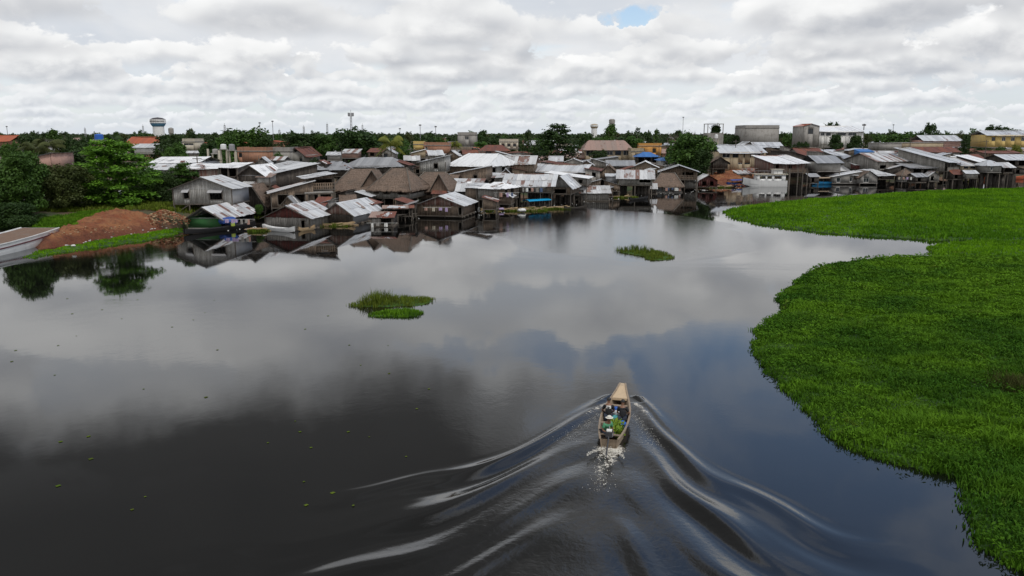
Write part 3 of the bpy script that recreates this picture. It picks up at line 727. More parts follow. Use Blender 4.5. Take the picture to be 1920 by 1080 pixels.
    if wm not in BOARDY and wm is not None and ops:
        for (u0, u1, z0, z1) in ops: window(root, -hw+u0*w, -hw+u1*w, z0, z1, 0, .10)
    elif near:
        for (u0, u1, z0, z1) in ops: frame(root, -hw+u0*w, -hw+u1*w, z0, z1, -.05)
    if wm not in BOARDY and wm is not None and opr:
        for (u0, u1, z0, z1) in opr: window(root, u0*D, u1*D, z0, z1, 1 if x0 < 960 else -1, .10, hw)
    if awn:
        for (u0, u1, z0, z1) in ops:
            x_0, x_1 = -hw+u0*w, -hw+u1*w
            MB().poly([(x_0-.15, -.75, z1-.12), (x_1+.15, -.75, z1-.12), (x_1+.15, -.04, z1+.32), (x_0-.15, -.04, z1+.32)]).poly([(x_0-.15, -.75, z1-.14), (x_0-.15, -.04, z1+.30), (x_1+.15, -.04, z1+.30), (x_1+.15, -.75, z1-.14)]).build('awning', WM['sheet'], root)
    # stilts
    if stilts and zf-max(g, 0) > .55:
        nx = max(2, int(w/(2.0 if near else 3.4))+1); zs = zg-oz
        for i in range(nx):
            for j in range(3 if near else 2):
                x = -hw+.1+(w-.2)*i/(nx-1); y = .1+(D-.2)*j/((3 if near else 2)-1)
                if random.random() < (.12 if near else .28): continue
                post(root, 'stilt', x+random.uniform(-.15, .15), y, zs+random.uniform(0, .1), F0-.1, .15 if near else .17, tilt=.03)
        if near and random.random() < .6: MB().bar((-hw+.2, .05, (F0+zs)/2-.2), (-hw+2.2, .05, F0-.2), .09).build('brace', M_POST, root)
    if stilts and zf-max(g, 0) > 1.0 and random.random() < .75:             # added dark board screen, stands in for the shade under the floor
        w3 = WallSet(); w3.wall((-hw*.95, D*.55, 0), (hw*.95, D*.55, 0), lambda x: F0-.15, zs+.2, [(.25, .42, zs, F0-.6)], .5 if near else .8, jit=.05); w3.build('underfloor_shade_screen', WM['dark'], root)
    if not (stilts and zf-max(g, 0) > .55) and g <= .05:                    # floats on logs
        mb = MB()
        for i in range(4): mb.tube([(-hw-.3, D*(i+.3)/4, F0-.18), (hw+.3, D*(i+.3)/4, F0-.18)], [.22, .22], 7)
        mb.build('float_log', M_POST, root)['kind'] = 'stuff'
    if porch:
        nx = max(2, int(w/2.2)+1)
        for i in range(nx): post(root, 'porch_post', -hw+.05+(w-.1)*i/(nx-1), py+.1, (zg-oz if stilts else F0), E, .13)
        mb = MB()
        for z in (F0+.45, F0+.95): mb.box((0, py+.1, z), (w, .06, .10))
        for k in range(int(w/.35)): mb.box((-hw+.2+k*.35, py+.12, F0+.5), (.16 if wm != 'grey' else .28, .04, .9))
        mb.build('railing', WM['grey'] if wm == 'grey' else WM['brown'], root)
    # roof
    ov = over; f0 = py-ov; b0 = D+ov; rr = rise/(hw if roof == 'gy' else max(D/2, .1))
    sg = Y < 165 and roof != 'flat'
    if roof == 'gx':
        e = E-rr*ov
        slope(root, (-hw-ov, f0, e-rr*(-py)*.3), (hw+ov, f0, e-rr*(-py)*.3), (-hw-ov, D/2, R+.03), (hw+ov, D/2, R+.03), rm, sg, alt=alt)
        slope(root, (hw+ov, b0, e), (-hw-ov, b0, e), (hw+ov, D/2, R+.03), (-hw-ov, D/2, R+.03), rm, False)
        if rm != 'thatch': MB().poly([(-hw-ov, D/2-.18, R-.0), (hw+ov, D/2-.18, R-.0), (hw+ov, D/2, R+.11), (-hw-ov, D/2, R+.11)]).poly([(-hw-ov, D/2, R+.11), (hw+ov, D/2, R+.11), (hw+ov, D/2+.18, R), (-hw-ov, D/2+.18, R)]).build('ridge_cap', RM[rm], root)
    elif roof == 'gy':
        e = E-rr*ov
        slope(root, (hw+ov, f0, e), (hw+ov, b0, e), (0, f0, R+.03), (0, b0, R+.03), rm, sg and x0 < 1100, alt=alt)
        slope(root, (-hw-ov, b0, e), (-hw-ov, f0, e), (0, b0, R+.03), (0, f0, R+.03), rm, sg and x0 >= 1100, alt=alt)
        if rm != 'thatch': MB().poly([(-.18, f0, R), (-.18, b0, R), (0, b0, R+.11), (0, f0, R+.11)]).poly([(0, f0, R+.11), (0, b0, R+.11), (.18, b0, R), (.18, f0, R)]).build('ridge_cap', RM[rm], root)
        if near: MB().bar((-hw-ov, f0-.03, e-.05), (0, f0-.03, R-.02), .14, .05).bar((hw+ov, f0-.03, e-.05), (0, f0-.03, R-.02), .14, .05).build('barge_board', M_POST, root)
    elif roof == 'hip':
        e = E-rr*ov; i_ = w*hipf
        c = [(-hw-ov, f0, e), (hw+ov, f0, e), (hw+ov, b0, e), (-hw-ov, b0, e)]; r_ = [(-hw+i_, D/2, R), (hw-i_, D/2, R)]
        slope(root, c[0], c[1], r_[0], r_[1], rm, sg, alt=alt); slope(root, c[2], c[3], r_[1], r_[0], rm, False)
        slope(root, c[1], c[2], r_[1], r_[1], rm, sg, alt=alt); slope(root, c[3], c[0], r_[0], r_[0], rm, False)
        if rm == 'thatch':
            mb = MB()
            for q, r in ((c[0], r_[0]), (c[1], r_[1]), (c[2], r_[1]), (c[3], r_[0]), (r_[0], r_[1])):
                mb.bar(Vector(q)+Vector((0, 0, .02)), Vector(r)+Vector((0, 0, .16)), .20, .14)
            mb.build('hip_cap', M_POST, root)
    elif roof == 'shedF': slope(root, (-hw-ov, f0, E-.1), (hw+ov, f0, E-.1), (-hw-ov, b0, R+.1), (hw+ov, b0, R+.1), rm, sg, alt=alt)
    elif roof == 'shedR': slope(root, (hw+ov, f0, E-.05), (hw+ov, b0, E-.05), (-hw-ov, f0, R+.08), (-hw-ov, b0, R+.08), rm, sg, alt=alt)
    elif roof == 'shedL': slope(root, (-hw-ov, b0, E-.05), (-hw-ov, f0, E-.05), (hw+ov, b0, R+.08), (hw+ov, f0, R+.08), rm, sg, alt=alt)
    elif roof == 'flat':
        MB().box((0, D/2, E+.09), (w+.3, D+.3, .18)).build('roof', WM['conc'], root)
        if parapet: MB().box((0, .06, E+.6), (w, .14, .9)).box((hw-.07, D/2, E+.6), (.14, D-.3, .9)).box((-hw+.07, D/2, E+.6), (.14, D-.3, .9)).build('parapet', WM[wm], root)
    root['px'] = ((x0+x1)/2); HOUSES.append((root, (x0+x1)/2, Y)); root.pop('px', None) if hasattr(root, 'pop') else None
    return root
def frame(root, x0, x1, z0, z1, y):
    MB().box(((x0+x1)/2, y-.02, z1+.04), (x1-x0+.2, .07, .09)).box(((x0+x1)/2, y-.02, z0-.04), (x1-x0+.2, .09, .08)).box((x0-.04, y-.02, (z0+z1)/2), (.09, .06, z1-z0)).box((x1+.04, y-.02, (z0+z1)/2), (.09, .06, z1-z0)).build('window_frame', M_POST, root)
def window(root, a0, a1, z0, z1, side, inset, hw=0):
    w = a1-a0; h = z1-z0
    f = MB().box((0, 0, h-.03), (w, .1, .06)).box((0, 0, .03), (w, .1, .06)).box((-w/2+.03, 0, h/2), (.06, .1, h-.12)).box((w/2-.03, 0, h/2), (.06, .1, h-.12))
    if w > 1.1: f.box((0, 0, h/2), (.05, .08, h-.12))
    f = f.build('window', WM['white'] if random.random() < .4 else M_DARK, root)
    MB().box((0, .02, h/2), (w-.12, .02, h-.12)).build('pane', M_GLASS, f)
    if side == 0: f.location = ((a0+a1)/2, inset-.02, z0)
    else: f.location = (side*(hw-inset+.02), (a0+a1)/2, z0); f.rotation_euler = (0, 0, side*math.pi/2)

def gablet(root, xc, hw_, yf=-1.0):
    """thatched cross gable standing out of the front slope"""
    w, D, E, R = GEOM[root.name]; r = R-.05; e = E-.35
    slope(root, (xc+hw_, yf, e), (xc+hw_, D*.42, e), (xc, yf, r), (xc, D*.5, r), 'thatch', True)
    slope(root, (xc-hw_, D*.42, e), (xc-hw_, yf, e), (xc, D*.5, r), (xc, yf, r), 'thatch', True)
    V = []; F = []; n = 10; k = 8
    for j in range(k+1):
        for i in range(n+1):
            f = j/k; x = xc+(i/n-.5)*2*hw_*(1-f)*.96; V.append((x, yf+.25+f*.35+random.gauss(0, .03), e+.05+(r-e-.1)*f))
    for j in range(k):
        for i in range(n): a = j*(n+1)+i; F.append((a, a+1, a+n+2, a+n+1))
    mesh_obj('gable', V, F, RM['thatch'], root)
    MB().bar((xc-hw_-.1, yf-.05, e), (xc, yf-.05, r+.08), .16, .10).bar((xc+hw_+.1, yf-.05, e), (xc, yf-.05, r+.08), .16, .10).build('barge_board', M_POST, root)
# ---- first row on the water, left to right
H('grey two window plank house on stilts behind the green shop', 325, 437, 382, 353, 119, 6.5, 4, 'gy', 333, 'zinc', 'pale', wr='sheet', gm='sheet', win=((.18, .27, .35, .8), (.63, .84, .28, .78)), awn=True, over=.5)
H('green painted floating shop with a patched tin roof at the weed strip', 352, 417, 429, 408, 111.5, 11, 6, 'gy', 389, 'mixed', 'green', wr='dark', gm='sheet', winr=((.05, .95, .15, .85),), over=.6, cat='floating house', alt=('zinc', .45))
H('steep thatched house wedged behind the grey plank house', 452, 499, 396, 389, 127, 12, 8, 'gy', 346, 'thatch', 'dark', over=.5)
H('floating plank house with a dark red gable and pale tin roof', 496, 583, 428, 406, 111, 8, 10, 'gy', 386, 'mixed', 'grey', gm='red', over=.55, alt=('zinc', .5), cat='floating house', win=((.82, .9, .1, .7),))
H('floating plank house with red and white striped gable', 604, 664, 419, 400, 116.5, 9, 16, 'gy', 381, 'zinc', 'dark', gm='rustw', wr='sheet', over=.5, cat='floating house')
H('tiny hut with orange rusted roof at the water edge', 697, 736, 423, 411, 114, 4.5, 0, 'gx', 398, 'pinkish', 'grey', wr='dark', gm=None, open_=1, over=.35, cat='hut', alt=('rust', .5), win=((.45, .95, .1, .9),))
H('low canopy of orange brown sheets behind the tiny hut', 722, 772, 405, 396, 122, 3.0, -8, 'gx', 386, 'pinkish', 'dark', over=.4, cat='shelter', alt=('rust', .6), win=((.1, .9, 0, .8),))
H('long floating plank house with grey tin roof, tallest of the floating row', 780, 868, 404, 384, 126, 8, 12, 'gy', 368, 'zinc', 'brown', gm='rustw', over=.5, cat='floating house', win=((.93, .99, .1, .8),))
# ---- thatched group
g_ = H('wide thatched stilt house, its left wing with a long palm leaf roof', 628, 712, 372, 352, 139, 9, 5, 'hip', 317, 'thatch', 'dark', over=.7, win=((.1, .35, .2, .8), (.6, .8, .2, .8)), hipf=.22, porch=1.2)
gablet(g_, 2.9, 2.2)
H('thatched stilt house with railed plank gallery, middle of the thatched group', 694, 768, 371, 352, 135, 9, 14, 'hip', 316, 'thatch', 'grey', over=.7, win=((.05, .2, .4, .9), (.32, .5, .4, .9), (.72, .97, .4, .92)), hipf=.30, winr=((.1, .9, .4, .9),))
g_ = H('thatched stilt house right of the railed gallery house', 768, 836, 372, 354, 142, 9, 12, 'hip', 323, 'thatch', 'brown', over=.7, win=((.05, .3, .4, .95), (.4, .62, .4, .95), (.7, .95, .4, .95)), hipf=.20, winr=((.1, .9, .4, .9),))
gablet(g_, 2.4, 1.7)
H('narrow thatched hut peeking out right of the thatched group', 826, 848, 372, 352, 150, 8, 12, 'gx', 328, 'thatch', 'dark', over=.5)
# ---- left second row
H('two storey plank house with a railed balcony facing the river', 577, 626, 354, 334, 128, 8, -22, 'shedL', 327, 'zinc', 'brown', over=.5, win=((.3, .95, .3, .9),), porch=1.3)
H('open lower deck house of dark planks beneath the balcony house', 575, 624, 384, 362, 125, 5, -22, 'flat', None, 'grey', 'brown', over=.2, win=((.1, .45, .35, .9), (.55, .95, .35, .9)))
H('long grey roofed hall sloping up behind the balcony house', 488, 600, 356, 330, 136, 12, -38, 'shedL', 309, 'zinc', 'dark', over=.5)
H('low shack with a narrow pale lean-to roof below the grey hall', 512, 588, 388, 362, 124, 5, -18, 'shedL', 342, 'mixed', 'brown', over=.5, win=((.15, .4, .2, .9), (.55, .9, .2, .9)))
H('dark open shack between the steep thatch and the balcony house', 548, 600, 388, 368, 128, 6, -10, 'shedF', 360, 'grey', 'dark', over=.3, win=((.1, .9, .3, .9),))
H('small lean-to with a rust streaked sheet at the end of the white strip roof', 483, 506, 346, 332, 131, 4, 0, 'shedF', 326, 'pinkish', 'pale', over=.3)
H('long upper gallery house with patchwork panels above the grey plank house', 338, 412, 346, 316, 133, 6, 4, 'shedF', 308, 'white', 'rustw', over=.4, win=((.1, .22, .45, .85), (.42, .5, .45, .85)))
H('dark open gallery with a white railing under the white strip roof', 413, 447, 346, 314, 132, 6, 4, 'shedF', 307, 'white', 'dark', over=.3, win=((.08, .46, .48, .95), (.54, .95, .48, .95)))
H('house with a broad pale gable right of the dark gallery', 447, 497, 346, 328, 132, 8, 6, 'gy', 311, 'white', 'dark', gm='sheet', over=.5)
H('small turquoise gabled house half hidden by leaves', 345, 377, 330, 320, 140, 5, 4, 'gy', 306, 'grey', 'grey', gm='turq', over=.3)
H('wide white roofed warehouse at the left behind the trees', 285, 372, 320, 305, 158, 12, 0, 'gx', 295, 'white', 'sheet', over=.5, cat='warehouse')
H('pale roofed house in front of the white warehouse', 278, 345, 330, 318, 148, 8, 0, 'gx', 308, 'zinc', 'conc', over=.5)
# ---- big grey halls
H('large grey tin hall behind the thatched roofs, long ridge with pale patches', 645, 747, 326, 311, 166, 13, 4, 'hip', 294, 'grey', 'dark', over=.6, hipf=.2, cat='hall')
H('grey tin hall left of the largest grey hall', 592, 650, 330, 318, 160, 12, 0, 'hip', 303, 'grey', 'dark', over=.6, hipf=.35, cat='hall')
H('low grey tin hall, leftmost of the grey halls', 528, 600, 330, 320, 155, 12, 0, 'hip', 306, 'grey', 'dark', over=.6, hipf=.35, cat='hall')
# ---- centre
H('big white roofed plank hall, brightest roof of the town', 838, 914, 336, 310, 165, 17, 22, 'hip', 287, 'white', 'brown', wr='pale', over=.7, hipf=.05, cat='hall', winr=((.2, .3, .2, .8), (.5, .6, .2, .8)))
H('small plank house with a window raised above the thatched roofs', 788, 836, 322, 304, 160, 7, 4, 'shedL', 293, 'zinc', 'pale', over=.5, win=((.55, .7, .35, .85),))
H('brown plank house under a grey lean-to roof below the white hall', 843, 913, 340, 327, 155, 7, 8, 'shedL', 313, 'zinc', 'brown', over=.5, win=((.65, .75, .2, .9),))
H('shack with messy overlapping tin sheets beside the thatched huts', 848, 900, 360, 350, 147, 8, 8, 'gx', 336, 'mixed', 'dark', over=.5, alt=('zinc', .4))
H('house with a white hipped roof and plank porch on the bank', 893, 937, 374, 353, 138, 8, 26, 'hip', 342, 'white', 'grey', wr='brown', over=.6, hipf=.3, winr=((.3, .42, .1, .9), (.6, .75, .1, .9)))
H('brown plank annex left of the white hipped roof house', 874, 894, 374, 352, 139, 6, 15, 'shedF', 346, 'zinc', 'brown', over=.4)
H('long house with striped tin roof on posts above the blue tarp', 946, 1036, 360, 347, 146, 9, 8, 'gx', 327, 'mixed', 'brown', over=.6, win=((.1, .25, .2, .9), (.45, .6, .2, .9)), alt=('zinc', .5))
H('plank gable house on tall stilts with a blue patch on its gable', 1030, 1070, 364, 350, 149, 10, 14, 'gy', 331, 'zinc', 'brown', gm='pale', over=.5, win=((.2, .8, .1, .7),))
H('house with a narrow white roof above the blue patched gable', 1025, 1100, 346, 338, 158, 6, 14, 'shedR', 325, 'white', 'grey', over=.5, win=((.8, .9, .2, .8),))
H('low grey floating house right of the tall stilts', 1090, 1141, 376, 361, 158, 6, 0, 'gx', 349, 'mixed', 'grey', over=.5, cat='floating house', alt=('rust', .15))
H('long silver sided roof over planks in the centre', 995, 1094, 332, 322, 178, 7, 16, 'shedF', 308, 'zinc', 'brown', over=.5)
H('long house with a rusted red roof above the silver roof', 1012, 1120, 340, 318, 186, 8, 16, 'shedR', 303, 'rust', 'grey', over=.5, win=((.9, .96, .3, .8),))
H('plank house with pale vertical boards right of the white hall', 937, 1000, 326, 306, 176, 8, 8, 'gx', 292, 'mixed', 'brown', over=.5, alt=('rust', .3), win=((.12, .18, .2, .9),))
H('grey plank house with one dark window beside the white stilt wall', 1097, 1124, 347, 320, 176, 6, 6, 'shedR', 316, 'rust', 'grey', over=.3, win=((.45, .72, .55, .85),))
H('brown thatch and rust patched house in the middle rows', 1124, 1158, 336, 327, 186, 7, 8, 'gy', 310, 'thatch', 'brown', over=.5)
H('blank white sheet wall hut on stilts left of the striped roof house', 1137, 1158, 344, 330, 178, 4, 4, 'shedF', 327, 'zinc', 'sheet', over=.2, cat='hut')
H('stilt house with black and white striped tin roof', 1160, 1222, 347, 334, 172, 9, 8, 'gx', 319, 'mixed', 'grey', over=.6, alt=('white', .4), win=((.62, .95, .4, .9),))
H('thatched hut with whitewashed lower wall at the water', 1226, 1277, 361, 347, 182, 8, 10, 'hip', 325, 'thatch', 'conc', over=.6, hipf=.25, win=((.1, .3, .1, .7), (.42, .6, .1, .8)), cat='hut')
H('stilt house with grey gable and balcony under the blue roofed house', 1238, 1306, 336, 321, 190, 9, 10, 'gy', 310, 'zinc', 'brown', over=.6, win=((.3, .45, .2, .8), (.6, .9, .3, .9)), porch=1.2)
H('little hut with a tilted white lean-to roof at the landing', 1309, 1345, 350, 338, 192, 5, 0, 'gy', 328, 'white', 'red', over=.5, cat='hut', win=((.2, .4, .1, .8), (.6, .8, .1, .8)))
H('white roofed house with a brown gable in the middle rows', 1186, 1232, 324, 313, 208, 9, 10, 'gy', 303, 'white', 'brown', over=.5)
H('white walled house with a bright blue roof', 1240, 1301, 313, 300, 222, 8, 0, 'hip', 291, 'blue', 'white', over=.6, hipf=.35, stilts=False, win=((.1, .2, .3, .7), (.5, .58, .3, .7), (.75, .88, .3, .8)))
H('open pavilion with blue roof left of the blue roofed white house', 1196, 1234, 305, 293, 236, 7, 0, 'hip', 285, 'blue', 'dark', over=.5, hipf=.3, stilts=False, win=((.03, .3, .05, .97), (.36, .63, .05, .97), (.7, .97, .05, .97)), cat='pavilion')
H('dark shack with grey roof behind the striped roof house', 1140, 1188, 320, 310, 212, 8, 4, 'gx', 301, 'grey', 'dark', over=.5)
H('small white roofed shack near the tan school', 1112, 1140, 316, 306, 214, 6, 0, 'shedR', 295, 'white', 'grey', over=.4)
# ---- centre background
H('long tan school with faded red hipped roof', 1097, 1183, 303, 279, 262, 12, 0, 'hip', 263, 'pinkish', 'tan', over=.9, hipf=.1, stilts=False, cat='school', win=((.02, .2, .45, .85), (.28, .38, .1, .85), (.46, .6, .5, .85), (.65, .78, .5, .85), (.83, .96, .5, .85)))
H('low tan annex right of the tan school', 1183, 1207, 303, 284, 255, 10, 0, 'flat', None, 'grey', 'tan', stilts=False, parapet=True, win=((.3, .7, .3, .7),), cat='building')
H('bright orange walled building half behind the dark tree', 1198, 1240, 292, 274, 292, 10, 0, 'flat', None, 'grey', 'orange', stilts=False, parapet=True, cat='building', win=((.1, .25, .3, .7), (.6, .75, .3, .7)))
H('house with a red hipped roof among the white centre roofs', 900, 952, 289, 282, 252, 9, 0, 'hip', 272, 'rust', 'pink', over=.8, hipf=.2, stilts=False, win=((.2, .4, .2, .8), (.6, .8, .2, .8)))
H('pale two storey block with open windows beyond the red hipped roof', 936, 972, 279, 266, 300, 9, 0, 'flat', None, 'grey', 'cream', stilts=False, parapet=True, cat='building', win=((.12, .28, .3, .7), (.42, .58, .3, .7), (.72, .88, .3, .7)))
H('grey concrete three storey block with rooftop room', 858, 893, 275, 253, 310, 10, 0, 'flat', None, 'grey', 'conc', stilts=False, parapet=True, cat='building', win=((.4, .6, .1, .3), (.4, .6, .6, .85)))
H('low building with one yellow wall left of the concrete block', 775, 794, 281, 271, 262, 6, 0, 'flat', None, 'grey', 'yellow', stilts=False, parapet=True, cat='building')
H('raw brick house right of the yellow wall', 795, 842, 288, 273, 256, 9, 0, 'flat', None, 'grey', 'brick', stilts=False, parapet=True, win=((.05, .15, .4, .8),))
H('plastered house with dark red roof and broad pale gable', 538, 572, 306, 291, 205, 16, 0, 'gy', 277, 'rust', 'conc', over=.6, stilts=False, win=((.7, .85, .1, .6),))
H('unfinished brick walled house with patchy plaster', 446, 504, 306, 284, 198, 9, 0, 'flat', None, 'grey', 'brick', stilts=False, parapet=True, win=((.05, .15, .5, .85),))
H('long plaster wall house between the brick house and red roof', 504, 545, 306, 284, 202, 8, 0, 'flat', None, 'grey', 'conc', stilts=False, parapet=True)
# ---- right part
H('large tan two storey building above the red landing', 1350, 1432, 322, 285, 236, 12, -6, 'gx', 272, 'zinc', 'tan', over=.8, stilts=False, win=((.02, .2, .72, .92), (.26, .4, .72, .92), (.52, .7, .72, .92), (.76, .92, .72, .92), (.4, .5, .38, .46), (.55, .68, .38, .46)), cat='building')
H('hipped grey tin roof house left of the large tan building', 1340, 1384, 300, 283, 246, 9, 0, 'hip', 270, 'grey', 'brown', over=.7, hipf=.3, stilts=False)
H('dark hut with thatch gable and blue side panel', 1336, 1364, 316, 304, 222, 6, 6, 'gy', 295, 'thatch', 'dark', wr='blue', over=.5, cat='hut')
H('raised house with a wide white roof and rust red walls', 1444, 1512, 323, 305, 213, 9, -14, 'shedF', 291, 'white', 'rustw', over=.8, win=((.1, .2, .3, .8), (.5, .6, .3, .8)), porch=1.0)
H('grey striped tin roof house on stilts beyond the tall posts', 1532, 1577, 321, 304, 214, 9, -8, 'gx', 292, 'grey', 'conc', over=.7)
H('house with stepped dull grey roof left of the striped one', 1478, 1530, 306, 299, 224, 10, -14, 'shedR', 283, 'grey', 'dark', over=.5)
H('rust red roofed house behind the stepped grey roof', 1500, 1548, 300, 291, 240, 9, -10, 'gx', 278, 'rust', 'grey', over=.5)
H('house under a long narrow white strip roof', 1530, 1586, 306, 296, 230, 6, -10, 'shedR', 284, 'white', 'grey', over=.5)
H('tall windowless grey concrete building with raised left edge', 1396, 1459, 276, 240, 300, 14, 0, 'flat', None, 'grey', 'conc', stilts=False, parapet=True, cat='building')
H('grey tin roof workshop below the windowless building', 1418, 1467, 286, 276, 256, 9, 0, 'gx', 267, 'zinc', 'dark', over=.6, stilts=False, win=((.1, .3, .1, .9), (.5, .8, .1, .9)))
H('grey tin roof house left of the workshop with its veranda', 1385, 1424, 284, 277, 262, 8, 0, 'gy', 266, 'zinc', 'brown', over=.5, stilts=False)
H('white and grey three storey building with curved orange roof', 1504, 1534, 276, 236, 318, 12, 0, 'gy', 232, 'tile', 'conc', over=.3, stilts=False, cat='building', win=((.3, .62, .62, .85),))
H('long white upper storey building with green edged white roof', 1534, 1617, 276, 246, 322, 12, 0, 'shedF', 236, 'white', 'white', over=.8, stilts=False, cat='building', win=((.04, .12, .72, .92), (.16, .26, .72, .92), (.40, .60, .72, .92), (.66, .84, .72, .92), (.88, .96, .72, .94), (.3, .42, .3, .5), (.88, .96, .3, .5)))
H('yellow and cream school block with grey side wall', 1853, 1935, 276, 253, 300, 14, 6, 'gx', 245, 'zinc', 'yellow', wr='conc', over=.8, stilts=False, cat='school', win=((.08, .16, .5, .82), (.30, .38, .5, .82), (.5, .58, .5, .82), (.72, .8, .5, .82)))
H('long pinkish walled shed with pale tin roof near the cone tree', 1733, 1800, 275, 263, 300, 10, 0, 'gx', 254, 'zinc', 'pink', over=.8, stilts=False, cat='shed')
H('long tan compound wall building behind the rust roofs', 1688, 1768, 281, 268, 284, 5, 0, 'flat', None, 'grey', 'tan', stilts=False, cat='building')
H('grey walled house left of the tan compound wall', 1646, 1690, 282, 269, 280, 8, 0, 'flat', None, 'grey', 'conc', stilts=False, cat='building')
H('tall open fronted stilt house with a steep grey roof', 1763, 1800, 320, 303, 212, 14, -28, 'shedF', 277, 'zinc', 'grey', over=.9, win=((.05, .48, .0, .95), (.54, .96, .0, .95)), porch=1.0)
H('long rust roofed house behind the open fronted stilt house', 1722, 1800, 292, 286, 250, 10, -4, 'gx', 276, 'rust', 'grey', over=.6)
H('big dark thatch and mud coloured longhouse on the far bank', 1636, 1708, 318, 301, 218, 12, -20, 'gx', 287, 'mixed', 'grey', over=.7, win=((.1, .3, .1, .5),))
H('pale hip roofed hut in front of the mud coloured longhouse', 1600, 1676, 336, 328, 212, 7, 0, 'hip', 316, 'zinc', 'dark', over=.5, hipf=.4, cat='hut', win=((.05, .2, .1, .8), (.5, .7, .1, .8)))
H('house with pale blue grey roof at the end of the mud longhouse', 1705, 1742, 312, 302, 220, 9, -24, 'shedF', 289, 'zinc', 'brown', over=.6)
H('dark veranda hut beneath the pale blue grey roof', 1705, 1756, 332, 314, 212, 6, -8, 'shedF', 306, 'grey', 'dark', over=.6, win=((.1, .4, .2, .9), (.5, .9, .2, .9)), cat='hut')
H('small pyramid roofed hut with white bundles under it', 1691, 1713, 340, 328, 209, 4, 0, 'hip', 317, 'thatch', 'conc', over=.4, hipf=.48, cat='hut', win=((.15, .85, .4, .95),))
H('tan concrete house with barred front right of the open stilt house', 1802, 1833, 319, 310, 212, 8, -10, 'shedF', 296, 'mixed', 'tan', over=.5, win=((.1, .4, .3, .8), (.55, .9, .3, .8)), alt=('white', .5))
H('dark house under a clean white roof near the orange boat', 1832, 1858, 322, 303, 214, 8, -14, 'shedF', 291, 'white', 'dark', over=.6, win=((.1, .9, .1, .5),))
H('hut with a pale hipped roof above the orange boat', 1852, 1877, 323, 309, 207, 6, 0, 'hip', 300, 'zinc', 'conc', over=.6, hipf=.35, cat='hut', win=((.2, .35, .3, .8),))
H('small hut with torn pale roof right of the hipped hut', 1880, 1900, 324, 313, 208, 5, -8, 'gx', 305, 'mixed', 'dark', over=.5, cat='hut', win=((.1, .9, .1, .8),))
H('white roofed house at the right edge above the orange boat', 1884, 1935, 312, 299, 224, 9, -6, 'gx', 290, 'zinc', 'dark', over=.6, win=((.1, .35, .1, .8), (.5, .9, .1, .8)))
H('rusty roofed house behind the right edge white roof', 1846, 1912, 294, 290, 252, 8, 0, 'gx', 283, 'rust', 'brown', over=.5)
H('low hut with sloping white roof left of the pale hipped hut', 1563, 1612, 343, 331, 212, 5, 0, 'shedL', 322, 'white', 'conc', over=.4, cat='hut', win=((.1, .25, .1, .8), (.6, .7, .2, .8)))
H('grey thatch hut row between the blue boat and pyramid hut', 1612, 1645, 343, 332, 210, 5, 0, 'gy', 321, 'thatch', 'conc', over=.4, cat='hut', win=((.2, .5, .1, .8),))
H('grey concrete walled hut above the sloping white roof', 1588, 1602, 316, 300, 226, 6, 0, 'shedF', 292, 'grey', 'conc', over=.4, cat='hut')
H('hut with a bright white roof over a dark red wall', 1604, 1636, 317, 311, 222, 5, 0, 'shedF', 304, 'white', 'red', over=.4, cat='hut')
H('house with square white grey roof right of the long white strip', 1570, 1600, 302, 294, 244, 8, -20, 'shedF', 281, 'zinc', 'grey', over=.4)
# ---- left bank backdrop
H('house with bright orange red tiled roof left of the water tower', 236, 292, 280, 270, 262, 12, 0, 'gx', 257, 'tile', 'white', over=.6, stilts=False)
H('pale roofed shed below the orange red tiled roof', 252, 288, 288, 276, 235, 7, 0, 'gx', 270, 'zinc', 'white', over=.5, stilts=False, cat='shed')
H('house with reddish tile roof at the left edge of the town', -20, 18, 275, 264, 240, 9, 0, 'gx', 254, 'tile', 'brick', over=.5, stilts=False)
H('grey sloping roof house showing between the left trees', 22, 98, 322, 305, 152, 8, 0, 'shedL', 288, 'grey', 'pink', over=.4, stilts=False)
H('stacked white balcony building between the dark left trees', 343, 366, 282, 266, 262, 8, 0, 'flat', None, 'grey', 'cream', stilts=False, parapet=True, cat='building', win=((.1, .9, .2, .35), (.1, .9, .6, .8)))
H('roofed brick wall house under the almond tree', 60, 150, 398, 378, 128, 6, 0, 'shedF', 372, 'grey', 'brick', over=.4, stilts=False, win=((.2, .3, .2, .8), (.6, .7, .2, .8)))
H('dim shed with a pale tarp roof in the shade of the big tree', 150, 212, 396, 380, 130, 5, 0, 'shedF', 372, 'zinc', 'dark', over=.4, stilts=False, cat='shed', win=((.1, .9, .1, .8),))

